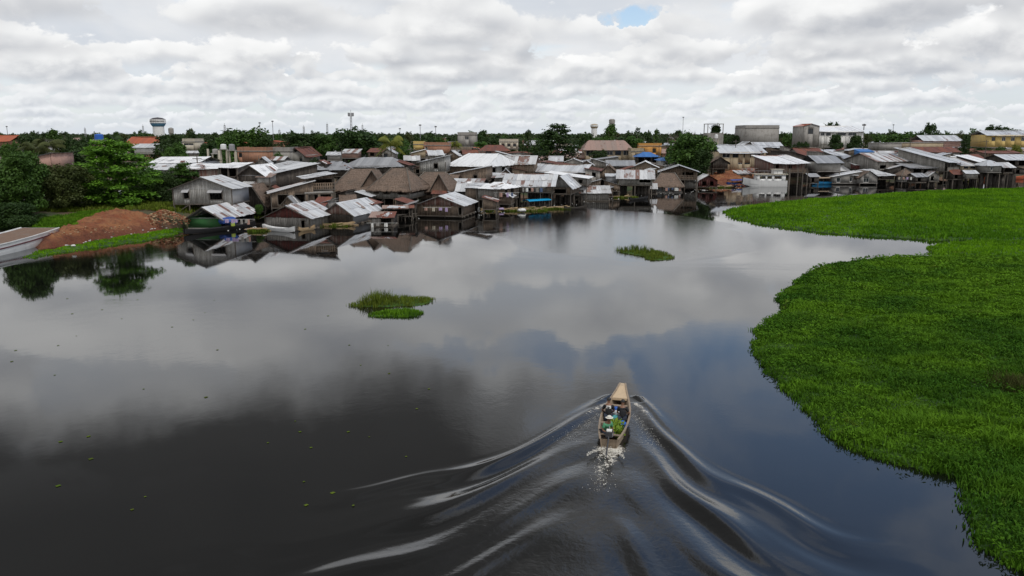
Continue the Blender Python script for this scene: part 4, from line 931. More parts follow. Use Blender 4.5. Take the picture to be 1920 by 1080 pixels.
# small shacks and lean-tos crowding the gaps
def S(px, w, yf, ye, Y, rm, wm, where_, roof=None, D=4):
    roof = roof or random.choice(['shedF', 'gx', 'shedR', 'shedL', 'gy']); rn = dict(zinc='pale tin', rust='rusted', mixed='patched tin', grey='dull tin', white='new white', thatch='thatched', pinkish='faded orange')[rm]
    H('small %s roofed shack %s' % (rn, where_), px, px+w, yf, ye, Y, D, random.uniform(-12, 12), roof, None, rm, wm, rise=random.uniform(.5, 1.1), over=.3, cat='shack', name='shack', win=((.15, .45, .1, .8),) if random.random() < .6 else ())
for a in [(1384, 26, 341, 330, 224, 'mixed', 'brown', 'on the red earth landing'), (1404, 22, 334, 322, 230, 'rust', 'grey', 'behind the riverboat'), (1518, 18, 343, 331, 209, 'grey', 'dark', 'left of the light blue hulled boat'), (1540, 26, 336, 326, 219, 'rust', 'dark', 'just above the light blue hulled boat'), (1572, 20, 330, 320, 224, 'mixed', 'conc', 'under the striped tin stilt house corner'),
          (1600, 18, 326, 316, 226, 'zinc', 'brown', 'right above the sloping white roof'), (1622, 22, 330, 320, 222, 'mixed', 'dark', 'behind the grey thatch hut row'), (1652, 24, 312, 302, 232, 'zinc', 'brown', 'at the left end of the mud longhouse'), (1668, 20, 326, 316, 214, 'mixed', 'dark', 'in front of the mud longhouse middle'), (1716, 22, 342, 331, 206, 'grey', 'dark', 'right of the pyramid roofed hut'),
          (1742, 18, 340, 329, 208, 'mixed', 'grey', 'two huts right of the pyramid roofed hut'), (1786, 20, 336, 326, 209, 'rust', 'dark', 'in the shade of the open stilt house'), (1812, 20, 334, 325, 207, 'zinc', 'grey', 'left of the orange boat'), (1836, 16, 331, 322, 212, 'mixed', 'brown', 'beneath the clean white roof'), (1868, 22, 327, 318, 211, 'grey', 'brown', 'above the orange boat middle'), (1900, 24, 327, 317, 212, 'mixed', 'dark', 'above the orange boat right end'),
          (1822, 22, 306, 297, 232, 'rust', 'brown', 'behind the barred tan house'), (1760, 22, 300, 292, 240, 'zinc', 'grey', 'behind the steep open stilt roof'), (1560, 22, 292, 284, 250, 'rust', 'conc', 'below the dark cone trees'), (1590, 24, 290, 282, 252, 'zinc', 'brown', 'beside the blue tarpaulin shed'), (1470, 24, 290, 281, 246, 'white', 'grey', 'right of the workshop veranda'), (1446, 20, 291, 283, 240, 'rust', 'brown', 'above the wide white roof'),
          (656, 22, 408, 399, 121, 'zinc', 'grey', 'right behind the red striped floating house'), (640, 26, 394, 384, 127, 'thatch', 'brown', 'under the thatched left wing'), (668, 26, 382, 372, 133, 'zinc', 'dark', 'at the foot of the thatched left wing'), (742, 24, 396, 386, 127, 'rust', 'dark', 'beneath the railed plank gallery'), (906, 24, 392, 382, 131, 'rust', 'brown', 'below the white hipped roof house'), (936, 22, 382, 371, 138, 'mixed', 'brown', 'beside the branch raft'),
          (1070, 22, 366, 356, 158, 'mixed', 'grey', 'right behind the blue patched gable'), (1128, 20, 368, 357, 166, 'grey', 'brown', 'right of the low grey floating house'), (1140, 22, 358, 347, 172, 'zinc', 'brown', 'under the blank white sheet wall'), (1212, 18, 366, 355, 178, 'mixed', 'dark', 'between striped stilts and thatched hut'), (1284, 24, 352, 341, 190, 'zinc', 'grey', 'left of the little landing hut'), (1252, 22, 344, 335, 196, 'rust', 'brown', 'behind the thatched waterside hut'),
          (846, 26, 384, 374, 136, 'grey', 'brown', 'behind the tall floating house'), (856, 24, 370, 361, 143, 'zinc', 'dark', 'under the messy overlapping tin sheets'), (980, 24, 324, 316, 186, 'white', 'grey', 'above the striped tin roof'), (1000, 26, 314, 306, 196, 'mixed', 'brown', 'left end of the rusted red roof'), (1030, 24, 310, 302, 206, 'zinc', 'pale', 'below the layered dark tree'), (1060, 30, 312, 303, 204, 'white', 'grey', 'with a bright roof below the tan school'),
          (1088, 24, 318, 309, 200, 'mixed', 'brown', 'at the right end of the rusted red roof'), (760, 26, 310, 301, 178, 'mixed', 'dark', 'left of the raised plank house'), (742, 24, 320, 312, 170, 'rust', 'dark', 'between the grey hall and raised plank house'), (806, 26, 300, 292, 192, 'zinc', 'grey', 'behind the raised plank house'), (614, 24, 300, 291, 190, 'zinc', 'conc', 'above the middle grey hall'), (640, 30, 296, 287, 196, 'mixed', 'pink', 'behind the largest grey hall left end'),
          (690, 26, 294, 286, 200, 'rust', 'brown', 'below the big dome tree'), (556, 22, 328, 318, 150, 'mixed', 'brown', 'wedged between grey hall roofs'), (530, 22, 396, 386, 121, 'grey', 'brown', 'behind the dark red gable'), (585, 20, 404, 394, 119, 'rust', 'sheet', 'between the first two floating houses')]:
    S(*a)
for a in [(420, 26, 360, 350, 129, 'rust', 'grey', 'right behind the grey plank house'), (448, 28, 366, 355, 128, 'mixed', 'dark', 'above the steep thatch'), (500, 22, 372, 361, 129, 'rust', 'brown', 'on the right of the steep thatch'), (522, 22, 346, 335, 138, 'zinc', 'grey', 'beneath the white strip roof end'), (548, 20, 406, 397, 118, 'mixed', 'brown', 'behind the pale roof of the red gable'), (596, 20, 398, 388, 121, 'zinc', 'grey', 'left of the red striped gable'),
          (630, 20, 378, 368, 131, 'mixed', 'dark', 'below the balcony house at its right'), (676, 22, 398, 389, 124, 'rust', 'grey', 'above the tiny rusty hut'), (756, 22, 402, 393, 124, 'grey', 'dark', 'left of the tall floating house'), (812, 24, 376, 367, 139, 'rust', 'brown', 'behind the tall floating house ridge'), (832, 24, 394, 386, 129, 'mixed', 'grey', 'close behind the tall floating house right wall'), (874, 20, 344, 336, 158, 'rust', 'dark', 'right of the grey lean-to roof'),
          (916, 24, 344, 335, 160, 'mixed', 'grey', 'below the right face of the white hall'), (938, 22, 338, 329, 166, 'zinc', 'brown', 'above the striped tin roof left end'), (960, 24, 330, 322, 174, 'rust', 'brown', 'beside the silver roof left end'), (900, 26, 306, 298, 196, 'zinc', 'pink', 'behind the white hall ridge'), (870, 26, 298, 290, 208, 'rust', 'brown', 'behind the white hall left half'), (930, 26, 300, 292, 204, 'mixed', 'grey', 'behind the white hall right end'), (835, 24, 300, 291, 200, 'mixed', 'brown', 'left behind the white hall'), (962, 26, 302, 294, 206, 'rust', 'grey', 'left of the layered tree foot'),
          (1080, 22, 346, 337, 168, 'rust', 'dark', 'above the low grey floating house'), (1104, 20, 354, 345, 170, 'zinc', 'brown', 'beside the white sheet wall hut'), (1166, 22, 328, 320, 200, 'rust', 'brown', 'behind the black and white striped roof'), (1206, 22, 332, 324, 196, 'zinc', 'grey', 'right above the striped roof'), (1222, 22, 320, 311, 214, 'mixed', 'brown', 'beneath the blue pavilion'), (1300, 20, 324, 315, 214, 'rust', 'grey', 'under the great dark tree'),
          (776, 24, 326, 317, 168, 'mixed', 'brown', 'right of the largest grey hall'), (716, 24, 296, 288, 198, 'zinc', 'conc', 'at the foot of the yellow green palm'), (772, 26, 296, 287, 200, 'white', 'tan', 'below the yellow wall'), (588, 22, 318, 309, 160, 'rust', 'dark', 'between the left and middle grey hall'), (480, 24, 318, 309, 150, 'zinc', 'grey', 'beneath the unfinished brick house'), (508, 24, 312, 303, 158, 'mixed', 'conc', 'in front of the long plaster wall')]:
    S(*a)
# ------------------------------------------------------------------ trees
def leaf_cloud(lobes, n, size, seed, up=.5, core=.35, jit=1.6):
    """small bent leaf quads scattered through the outer part of each lobe (cx,cy,cz,rx,ry,rz)"""
    r = np.random.default_rng(seed); L = np.array(lobes); vol = (L[:, 3]*L[:, 4]*L[:, 5])**(2/3); p = vol/vol.sum()
    k = r.choice(len(L), n, p=p); d = r.normal(0, 1, (n, 3)); d /= np.linalg.norm(d, axis=1)[:, None]
    rad = (core+(1-core)*r.uniform(0, 1, n)**.45)*(1+.08*np.clip(r.normal(0, 1, n), -1.6, 1.6))
    # clumps: pull the points towards random twig ends
    c = L[k, :3]+d*L[k, 3:]*rad[:, None]
    nt = max(20, n//14); tw = c[r.integers(0, n, nt)]; j = r.integers(0, nt, n)
    sel = r.uniform(0, 1, n) < .55; c[sel] = tw[j[sel]]+np.clip(r.normal(0, size*jit, (sel.sum(), 3)), -size*jit*1.6, size*jit*1.6)
    nrm = d*.6+r.normal(0, .5, (n, 3)); nrm[:, 2] += up; nrm /= np.linalg.norm(nrm, axis=1)[:, None]
    a = np.cross(nrm, r.normal(0, 1, (n, 3))); a /= np.linalg.norm(a, axis=1)[:, None]+1e-9; b = np.cross(nrm, a)
    s = size*r.uniform(.6, 1.4, n)[:, None]
    V = np.stack([c-a*s, c-b*s*.55-nrm*s*.15, c+a*s, c+b*s*.55-nrm*s*.15], 1).reshape(-1, 3)
    i = np.arange(n)*4; F = np.stack([i, i+1, i+2, i+3], 1); return V, F
def lobes_for(kind, seed):
    r = random.Random(seed); L = []
    if kind in ('round', 'dome'):
        n = 22 if kind == 'round' else 26
        for i in range(n):
            a = r.uniform(0, 6.28); q = r.uniform(.1, .36); z = r.uniform(.16, .86) if kind == 'round' else r.uniform(.2, .82)
            sh = math.sqrt(max(0.15, 1-((z-.5)/.5)**2)); L.append((math.cos(a)*q*sh, math.sin(a)*q*sh, z, r.uniform(.10, .19), r.uniform(.10, .19), r.uniform(.08, .14)))
        L.append((0, 0, .50, .33, .33, .34))
    elif kind == 'layer':
        for z, R in ((.10, .36), (.19, .44), (.28, .46), (.40, .47), (.52, .45), (.63, .40), (.74, .32), (.84, .24), (.92, .13)):
            for i in range(int(4+R*14)):
                a = r.uniform(0, 6.28); q = R*r.uniform(.45, .92); L.append((math.cos(a)*q, math.sin(a)*q, z+r.uniform(-.035, .035), r.uniform(.09, .16), r.uniform(.09, .16), r.uniform(.018, .035)))
            L.append((0, 0, z, R*.6, R*.6, .04))
    elif kind == 'cone':
        for i in range(22):
            z = r.uniform(.06, .92); q = (1-z)**.7*.40; a = r.uniform(0, 6.28); L.append((math.cos(a)*q*.6, math.sin(a)*q*.6, z, .10+q*.35, .10+q*.35, .09))
    elif kind == 'umbrella':
        for i in range(12):
            a = r.uniform(0, 6.28); q = r.uniform(.12, .42); L.append((math.cos(a)*q, math.sin(a)*q, .86+r.uniform(-.08, .08)-q*.15, r.uniform(.09, .15), r.uniform(.09, .15), r.uniform(.025, .05)))
    elif kind == 'bush':
        for i in range(12):
            a = r.uniform(0, 6.28); q = r.uniform(0, .34); L.append((math.cos(a)*q, math.sin(a)*q, r.uniform(.2, .65), r.uniform(.12, .22), r.uniform(.12, .22), r.uniform(.15, .28)))
    return L
TREE_ME = {}
def palm_mesh(nf, seed, mat):
    r = random.Random(seed); V = []; F = []
    for i in range(nf):
        a = 6.283*i/nf+r.uniform(-.2, .2); e = r.uniform(-.3, 1.25); L = r.uniform(.42, .54)
        d = Vector((math.cos(a), math.sin(a), 0)); sd = Vector((-d.y, d.x, 0)); pts = []
        for k in range(9):
            s = k/8; pts.append(d*(L*s*math.cos(e*.7)) + Vector((0, 0, .80+L*s*math.sin(e)-.34*L*s*s*(1.2+e*.8))))
        for k in range(1, 9):                                   # leaflets on both sides
            w = .115*math.sin(math.pi*(k/9.5)**.8)+.01
            for sg in (1, -1):
                for h in (0, .5):
                    p = pts[k-1].lerp(pts[k], h); q = p+sd*sg*w+Vector((0, 0, -w*.75))+d*.03; b = len(V)
                    V += [tuple(p), tuple(p+d*.022), tuple(q+d*.012), tuple(q)]; F.append((b, b+1, b+2, b+3))
    me = bpy.data.meshes.new('crown'); me.from_pydata(V, [], F); me.materials.append(mat); return me
def tree_meshes(kind, lod, mk, seed):
    key = (kind, lod, mk, seed)
    if key in TREE_ME: return TREE_ME[key]
    mat = LM[mk]; r = random.Random(seed)
    if kind == 'palm': cm = palm_mesh(22 if lod < 2 else 16, seed, mat)
    else:
        n = {0: 24000, 1: 6500, 2: 1700}[lod]; sz = {0: .019, 1: .029, 2: .044}[lod]
        if kind in ('layer', 'umbrella'): n = int(n*.8)
        if kind == 'bare': n = 160; L = lobes_for('round', seed); sz = .012
        else: L = lobes_for(kind, seed)
        V, F = leaf_cloud(L, n, sz, seed, core={'bare': .7, 'umbrella': .1, 'layer': .2}.get(kind, .55), up=1.4 if kind in ('layer', 'umbrella') else .6, jit=1.0)
        o = np_mesh('crown', V, F, mat); cm = o.data; bpy.data.objects.remove(o)
    mb = MB()
    if kind == 'palm': mb.tube([(0, 0, -.05), (.02, 0, .3), (.035, 0, .6), (0, 0, .82)], [.022, .016, .014, .012], 7)
    elif kind != 'bush':
        zt = {'umbrella': .8, 'cone': .8, 'layer': .9}.get(kind, .6)
        mb.tube([(0, 0, -.05), (.01, .01, zt*.5), (0, 0, zt)], [.030, .022, .008], 7)
        for i in range(7 if kind != 'bare' else 14):
            a = r.uniform(0, 6.28); z0 = zt*r.uniform(.35, .85); q = r.uniform(.18, .36); z1 = z0+r.uniform(.06, .30)
            if kind == 'layer': z1 = z0+.03
            m_ = Vector((math.cos(a)*q*.5, math.sin(a)*q*.5, (z0+z1)/2+.03)); mb.tube([(0, 0, z0), m_, (math.cos(a)*q, math.sin(a)*q, z1)], [.012, .008, .004], 5)
            if kind == 'bare':
                for k in range(4): mb.tube([m_, m_+Vector((r.uniform(-.16, .16), r.uniform(-.16, .16), r.uniform(.05, .25)))], [.005, .002], 4)
    tm = None
    if mb.v:
        tm = bpy.data.meshes.new('trunk'); tm.from_pydata(mb.v, [], mb.f); tm.materials.append(M_BARK)
    TREE_ME[key] = (cm, tm); return TREE_ME[key]
def tree(label, px, yt, wpx, Y, kind='round', mk='mid', seed=0, group=None, yb=None, name=None, lod=None, cat=None):
    p = at(px, 300, Y); x = p.x; g = gz(x, Y); zt = at(px, yt, Y).z
    if yb is not None: g = max(at(px, yb, Y).z, -.1)
    h = max(1.2, zt-g); w = wpx/ppm(Y)
    if lod is None: lod = 0 if Y < 150 else (1 if Y < 330 else 2)
    cm, tm = tree_meshes(kind, lod, mk, seed)
    nm = name or {'palm': 'palm_tree', 'bush': 'bush'}.get(kind, 'tree')
    root = empty(nm, (x, Y, g), random.uniform(0, 6.28)); tag(root, label, cat or {'palm': 'palm', 'bush': 'bush'}.get(kind, 'tree'), group)
    sx = w/(1.0 if kind != 'cone' else .8)
    inst('crown', cm, root, scale=(sx, sx, h))
    if tm: inst('trunk', tm, root, scale=((sx+h)/2 if kind not in ('palm', 'umbrella') else h*.9, (sx+h)/2 if kind not in ('palm', 'umbrella') else h*.9, h))
    return root
T = tree
T('large layered almond tree with bright green leaves on the left bank', 214, 259, 172, 126, 'layer', 'bright', 1, yb=400)
T('rounded olive green tree left of the bright almond tree', 112, 302, 118, 120, 'round', 'olive', 2, yb=398)
T('tall leafy tree at the far left edge above the barge', 30, 277, 122, 114, 'round', 'mid', 3, yb=404)
T('dark low bush hanging over the barge at the left edge', 22, 366, 128, 107, 'bush', 'dark', 4, yb=438)
T('shaded bush between the barge and the grassy slope', 52, 395, 60, 110, 'bush', 'dark', 5, yb=432)
T('layered tree beside the grey plank house', 338, 303, 80, 131, 'layer', 'mid', 6, yb=392)
T('dark tree filling the gap between almond tree and plank house', 305, 322, 66, 128, 'round', 'dark', 7, yb=408)
T('dark bush under the grey plank house at the rubble heap', 318, 378, 46, 122, 'bush', 'dark', 8, yb=412)
T('bush with pale leaves between the thatch and the plank house', 478, 376, 24, 118, 'bush', 'mid', 9, yb=404)
T('leafy tree filling the left gap behind the almond tree', 158, 312, 96, 134, 'round', 'mid', 11, yb=398)
T('leafy tree filling the right gap behind the almond tree', 268, 306, 90, 136, 'round', 'mid', 12, yb=398)
T('low green tree over the boundary wall', 90, 336, 84, 126, 'round', 'mid', 13, yb=402)
for a in [(58, 247, 62, 205, 'round', 'dark', 'dark round tree behind the far left roofs'), (92, 254, 66, 190, 'palm', 'olive', 'pale palm among the dark trees at the left'), (128, 253, 74, 196, 'round', 'dark', 'wide dark tree right of the left palm'), (70, 262, 70, 180, 'palm', 'olive', 'drooping palm at the left below the skyline'), (165, 252, 60, 210, 'round', 'dark', 'dark tree just left of the blue rooftop tank'), (25, 262, 50, 185, 'round', 'mid', 'tree behind the leftmost leafy tree'),
          (215, 249, 44, 260, 'palm', 'dark', 'palm sticking up right of the blue rooftop tank'), (150, 275, 80, 165, 'round', 'dark', 'low dark tree behind the almond tree on its left'), (262, 246, 56, 300, 'round', 'dark', 'dark tree at the foot of the white water tower'), (318, 254, 76, 186, 'round', 'dark', 'dark domed tree right of the orange red roof'), (330, 262, 70, 178, 'round', 'mid', 'tree above the wide white warehouse roof'), (372, 283, 48, 172, 'bush', 'bright', 'light green bush behind the white warehouse'),
          (393, 258, 54, 215, 'round', 'dark', 'dark tree right of the stacked balcony building'), (430, 250, 64, 225, 'round', 'mid', 'tree left of the large dark domed tree'), (458, 232, 116, 232, 'dome', 'mid', 'tall domed tree right of the water tanks'), (500, 250, 60, 230, 'round', 'dark', 'tree adjoining the tall domed tree on its right'), (425, 275, 44, 180, 'bush', 'mid', 'bush behind the water tanks on posts'), (522, 276, 34, 196, 'bush', 'mid', 'small bush above the brick walled house'),
          (572, 240, 104, 256, 'dome', 'dark', 'dark tree left of the tall mast'), (620, 246, 76, 254, 'round', 'mid', 'tree between the dark tree and the mast dome tree'), (670, 231, 112, 212, 'dome', 'dark', 'big dark dome shaped tree below the tall mast'), (592, 290, 52, 184, 'bush', 'dark', 'dark hedge beside the dark red gable house'), (733, 250, 62, 182, 'palm', 'yellow', 'yellow green coconut palm behind the grey hall'), (755, 258, 44, 230, 'round', 'mid', 'tree right of the yellow green palm'),
          (795, 252, 66, 330, 'round', 'dark', 'dark tree row left of the concrete block'), (822, 251, 50, 345, 'round', 'mid', 'tree left of the yellowing palm'), (853, 262, 30, 270, 'palm', 'yellow', 'yellowing palm left of the concrete block'), (902, 262, 30, 285, 'palm', 'mid', 'small palm right of the concrete block'), (895, 249, 36, 420, 'palm', 'dark', 'left one of the paired far palms'), (930, 247, 36, 430, 'palm', 'dark', 'right one of the paired far palms'), (920, 254, 48, 370, 'round', 'dark', 'dark tree under the paired far palms'),
          (960, 252, 56, 380, 'round', 'dark', 'dark tree beyond the two storey block'), (990, 241, 26, 360, 'cone', 'dark', 'pointed dark tree left of the layered tree'), (1045, 231, 108, 222, 'layer', 'dark', 'big dark layered tree left of the tan school'), (1020, 258, 60, 300, 'round', 'mid', 'mid green tree behind the red hipped roof'), (1100, 246, 48, 380, 'round', 'dark', 'dark tree below the small water tank tower'), (1120, 254, 40, 320, 'round', 'mid', 'low tree behind the tan school on its left'),
          (1143, 230, 42, 292, 'cone', 'mid', 'tall bushy tree in front of the grey cylinder tower'), (1193, 237, 34, 330, 'layer', 'dark', 'dark spiky tree behind the orange building'), (1215, 243, 30, 345, 'cone', 'dark', 'narrow dark tree right of the spiky one'), (1188, 251, 60, 300, 'round', 'mid', 'low round tree behind the orange building'), (1262, 236, 44, 420, 'bare', 'olive', 'left one of two bare branched trees on the skyline'), (1292, 234, 34, 430, 'bare', 'olive', 'right one of two bare branched trees on the skyline'),
          (1292, 240, 104, 218, 'dome', 'mid', 'great dark green tree behind the blue roofed house'), (1278, 262, 60, 225, 'round', 'dark', 'lower left limb tree beside the great dark tree'), (1312, 275, 56, 214, 'round', 'dark', 'dark tree at the right foot of the great tree'), (1340, 233, 38, 300, 'cone', 'dark', 'dark tree in front of the rooftop frame'), (1384, 248, 50, 310, 'round', 'dark', 'dark tree left of the windowless building'), (1358, 252, 40, 330, 'round', 'dark', 'low tree left of the pale roof tank'),
          (1485, 243, 56, 360, 'round', 'mid', 'green tree mass left of the curved orange roof'), (1500, 262, 36, 290, 'round', 'dark', 'dark bush tree below the curved orange roof building'), (1556, 226, 26, 400, 'umbrella', 'dark', 'umbrella shaped treetop above the long white building'), (1565, 251, 38, 282, 'cone', 'dark', 'left one of two dark cone trees before the white building'), (1601, 253, 42, 280, 'cone', 'dark', 'right one of two dark cone trees before the white building'),
          (1740, 229, 26, 380, 'umbrella', 'dark', 'open crowned tall tree on the right skyline'), (1745, 240, 44, 360, 'round', 'dark', 'dark tree below the open crowned tall tree'), (1690, 246, 70, 350, 'round', 'mid', 'wide tree behind the tan compound wall'), (1650, 247, 50, 380, 'round', 'mid', 'tree right of the long white building'), (1720, 250, 50, 340, 'round', 'dark', 'dark tree left of the long pinkish shed'), (1785, 238, 30, 460, 'bare', 'olive', 'thin leafless tree on the right skyline'), (1807, 252, 27, 262, 'cone', 'dark', 'solitary dark cone tree by the rust roofs at right'),
          (1860, 233, 40, 420, 'umbrella', 'dark', 'spreading tree above the yellow school roof'), (1825, 240, 50, 400, 'round', 'mid', 'tree left of the yellow school roof'), (1885, 238, 60, 420, 'round', 'dark', 'dark tree beyond the yellow school'), (1875, 268, 34, 284, 'bush', 'mid', 'shrub before the yellow school front'), (1900, 265, 30, 286, 'bush', 'yellow', 'yellow flowering shrub at the yellow school'), (1590, 322, 10, 232, 'bush', 'mid', 'tiny bush between huts at right')]:
    T(a[6], a[0], a[1], a[2], a[3], a[4], a[5], seed=(a[0] % 3)+(10 if a[4] == 'palm' else 20))
# ---- far houses and trees between the named ones
LAND = [('far left tiled roof', 5), ('left palm', 92), ('blue rooftop tank', 190), ('white water tower', 298), ('stacked balcony building', 355), ('tanks on posts', 420), ('unfinished brick house', 475), ('dark red gable house', 560), ('tall mast', 659), ('yellow green palm', 733), ('yellow wall', 785), ('concrete block', 875), ('red hipped roof', 926), ('layered dark tree', 1045), ('tan school', 1140), ('orange building', 1219), ('great dark tree', 1290), ('large tan building', 1385), ('windowless building', 1432), ('curved orange roof', 1519), ('green edged roof', 1575), ('blue tarp shed', 1626), ('tan compound wall', 1700), ('pinkish shed', 1765), ('cone tree', 1807), ('yellow school', 1885)]
USED = {}
def where(px):
    nm, x = min(LAND, key=lambda q: abs(q[1]-px)); d = px-x
    return ('right of the ' if d > 6 else 'left of the ' if d < -6 else 'beyond the ')+nm
ORD = ['', 'second ', 'third ', 'fourth ', 'fifth ', 'sixth ', 'seventh ', 'eighth ', 'ninth ', 'tenth ']
def uniq(core, px, dist=''):
    w = where(px); k = (core, dist, w); n = USED.get(k, 0); USED[k] = n+1
    return (ORD[min(n, 9)]+core+dist+' '+w).strip()
rf = random.Random(5); FILL = []
occ = [(r.location.x, r.location.y) for r, _, _ in HOUSES]
RT = dict(rust='rust', zinc='pale tin', grey='dull grey', white='white', tile='orange tiled', mixed='patchy tin', pinkish='faded red')
Ys = [205, 222, 240, 262, 288, 320, 360, 410, 480, 570, 690]
for Y in Ys:
    px = -40+rf.uniform(0, 30) if Y > 240 else 560
    while px < 1960:
        wpx = rf.uniform(8, 15)*ppm(Y); x = at(px, 300, Y).x
        ok = all(abs(x-a) > 9 or abs(Y-b) > 11 for a, b in occ) and (Y-shore_y(x)) > 9
        if px < 600 and Y < 300: ok = False
        if ok and rf.random() < (.9 if Y < 420 else .55):
            g = gz(x, Y); hh = rf.uniform(2.4, 3.3)*(2 if (rf.random() < .15 and Y > 280) else 1)
            row = lambda z: 540-FPX*math.tan(PITCH-math.atan2(CAM_H-z, Y))
            ye = row(g+hh); rmk = rf.choice(['rust', 'rust', 'zinc', 'zinc', 'grey', 'white', 'mixed', 'mixed', 'pinkish'] + (['tile'] if px < 1000 else ['zinc']))
            wm = rf.choice(['brown', 'grey', 'conc', 'cream', 'tan', 'pink', 'white', 'brick'] if Y > 250 else ['brown', 'grey', 'pale', 'dark', 'conc'])
            rt = rf.choice(['gx', 'gx', 'gy', 'hip', 'shedF', 'shedL', 'shedR'])
            dist = ', front back row,' if Y < 245 else ', middle distance,' if Y < 330 else ', far rows,' if Y < 500 else ', farthest rows,'
            lab = uniq(f'{RT[rmk]} roofed {"two storey " if hh > 4 else ""}house', px+wpx/2, dist)
            H(lab, px, px+wpx, row(g+.1), ye, Y+rf.uniform(-6, 6), rf.uniform(6, 10), rf.uniform(-12, 12), rt, None, rmk, wm, stilts=False, rise=rf.uniform(.8, 1.6), over=.5, win=((.15, .3, .35, .8), (.6, .78, .35, .8)) if wm not in BOARDY or Y < 300 else (), name='far_house', cat='house')
            occ.append((x, Y)); FILL.append((x, Y))
        px += wpx+rf.uniform(.5, 5)*ppm(Y)
rt_ = random.Random(9)
for Y in (245, 280, 330, 390, 460, 540, 640, 760):
    px = rt_.uniform(-30, 0) if Y > 260 else 200
    while px < 1960:
        x = at(px, 300, Y+7).x; wm_ = rt_.uniform(6, 11)
        if all(abs(x-a) > 5 or abs(Y+7-b) > 6 for a, b in occ) and Y+7-shore_y(x) > 30 and rt_.random() < (.5 if Y < 400 else .7):
            kind = rt_.choice(['round', 'round', 'dome', 'palm', 'layer', 'cone', 'round']); h = rt_.uniform(5, 10.5) if Y < 400 else rt_.uniform(7, 14); g = gz(x, Y+7)
            yt = 540-FPX*math.tan(PITCH-math.atan2(CAM_H-(g+h), Y+7)); mk = rt_.choice(['dark', 'mid', 'dark', 'olive'])
            lab = uniq({'palm': 'small palm', 'cone': 'pointed '+{'dark': 'dark', 'mid': 'green', 'olive': 'olive'}[mk]+' tree', 'layer': 'layered '+{'dark': 'dark', 'mid': 'green', 'olive': 'olive'}[mk]+' tree'}.get(kind, {'dark': 'dark', 'mid': 'green', 'olive': 'olive'}[mk]+' round tree'), px, ', middle distance,' if Y < 400 else ', far tree line,')
            T(lab, px, yt, wm_*ppm(Y), Y+7, kind, mk, seed=rt_.randint(0, 2)+(10 if kind == 'palm' else 20), group='trees among the far houses')
        px += rt_.uniform(9, 26)*ppm(Y)*(1 if Y < 400 else .8)
# ---- far woods that read as one mass
def forest():
    P = []; r = np.random.default_rng(4)
    for Y, n, h0 in ((820, 260, 6.5), (950, 300, 7), (1150, 360, 8), (1500, 420, 9), (2100, 460, 10), (3200, 520, 12), (5000, 560, 15)):
        for i in range(n):
            x = r.uniform(-.78, .82)*Y; y = Y*r.uniform(.92, 1.08); rad = r.uniform(4, 9)*(Y/900)**.5; h = h0*r.uniform(.6, 1.15)*(1.0 if x > -.1*Y else .9)
            P.append((x, y, h, rad, Y))
    Vs, Fs = [], []; b = 0
    for x, y, h, rad, Y in P:
        n = int(46 if Y < 1600 else 26); s = rad*(.22 if Y < 1600 else .36)
        L = [(x, y, 3.3+h*.55, rad, rad, h*.42), (x+rad*.5, y, 3.3+h*.4, rad*.8, rad*.7, h*.34), (x-rad*.6, y, 3.3+h*.45, rad*.7, rad*.7, h*.36)]
        V, F = leaf_cloud(L, n*2, s, int(x*7+y) & 0xffff, up=.6, core=.4, jit=.5); Vs.append(V); Fs.append(F+b); b += len(V)
    tag(np_mesh('far_woods', np.concatenate(Vs), np.concatenate(Fs), LM['far']), 'dark green wooded belt along the horizon behind the town', 'woods', kind='stuff')
forest()
# ------------------------------------------------------------------ left bank: red earth, grass, rubble
def bank_patch(name, poly, off, mat, cell=.35, amp=.22, label=None, kind='structure', edge=1.5):
    poly = ragged(poly, .6); lo, hi = poly.min(0), poly.max(0); X, Y = np.meshgrid(np.arange(lo[0], hi[0], cell), np.arange(lo[1], hi[1], cell)); x, y = X.ravel(), Y.ravel()
    ins = in_poly(x, y, poly); ed = edge_dist(x, y, poly); g = np.interp((y-shore_y(x))*.85, DZ[0], DZ[1])
    z = g + np.where(ins, off*np.clip(ed/edge, 0, 1)+.02, -.35) + np.where(ins, amp*fbm2(x, y, 1.1, 8)*np.clip(ed/edge, 0, 1)+amp*.4*RNG.normal(0, 1, len(x))*np.clip(ed, 0, 1), 0)
    keep = (ins | (ed < cell*1.5)).reshape(X.shape); idx = np.arange(len(x)).reshape(X.shape); q = keep[:-1, :-1] & keep[1:, :-1] & keep[:-1, 1:] & keep[1:, 1:]
    F = np.stack([idx[:-1, :-1][q], idx[:-1, 1:][q], idx[1:, 1:][q], idx[1:, :-1][q]], 1); u = np.unique(F); rm = -np.ones(len(x), int); rm[u] = np.arange(len(u))
    o = np_mesh(name, np.stack([x, y, z], 1)[u], rm[F], mat, smooth=True); tag(o, label, None, kind=kind); return o
def m_earth():
    m, t, b = new_mat('red_earth'); p = geo_pos(t); n = t.noise(p, .35, 5, .65, .6); n2 = t.noise(p, 2.2, 5, .7)
    col = t.mix(t.mr(n, .35, .65), c4((.25, .072, .028)), c4((.35, .155, .065))); zz = t.sep(p)[2]; col = t.mix(t.m('MULTIPLY', t.mr(t.m('ADD', zz, t.m('MULTIPLY', n, 1.6)), 2.3, 1.5), .75), col, c4((.15, .048, .026))); col = t.mix(t.m('MULTIPLY', t.mr(n2, .48, .66), .6), col, c4((.12, .05, .028)))
    t.put(b.inputs['Base Color'], col); b.inputs['Roughness'].default_value = .95; bump(t, b, n2, .5); return m
M_EARTH = m_earth()
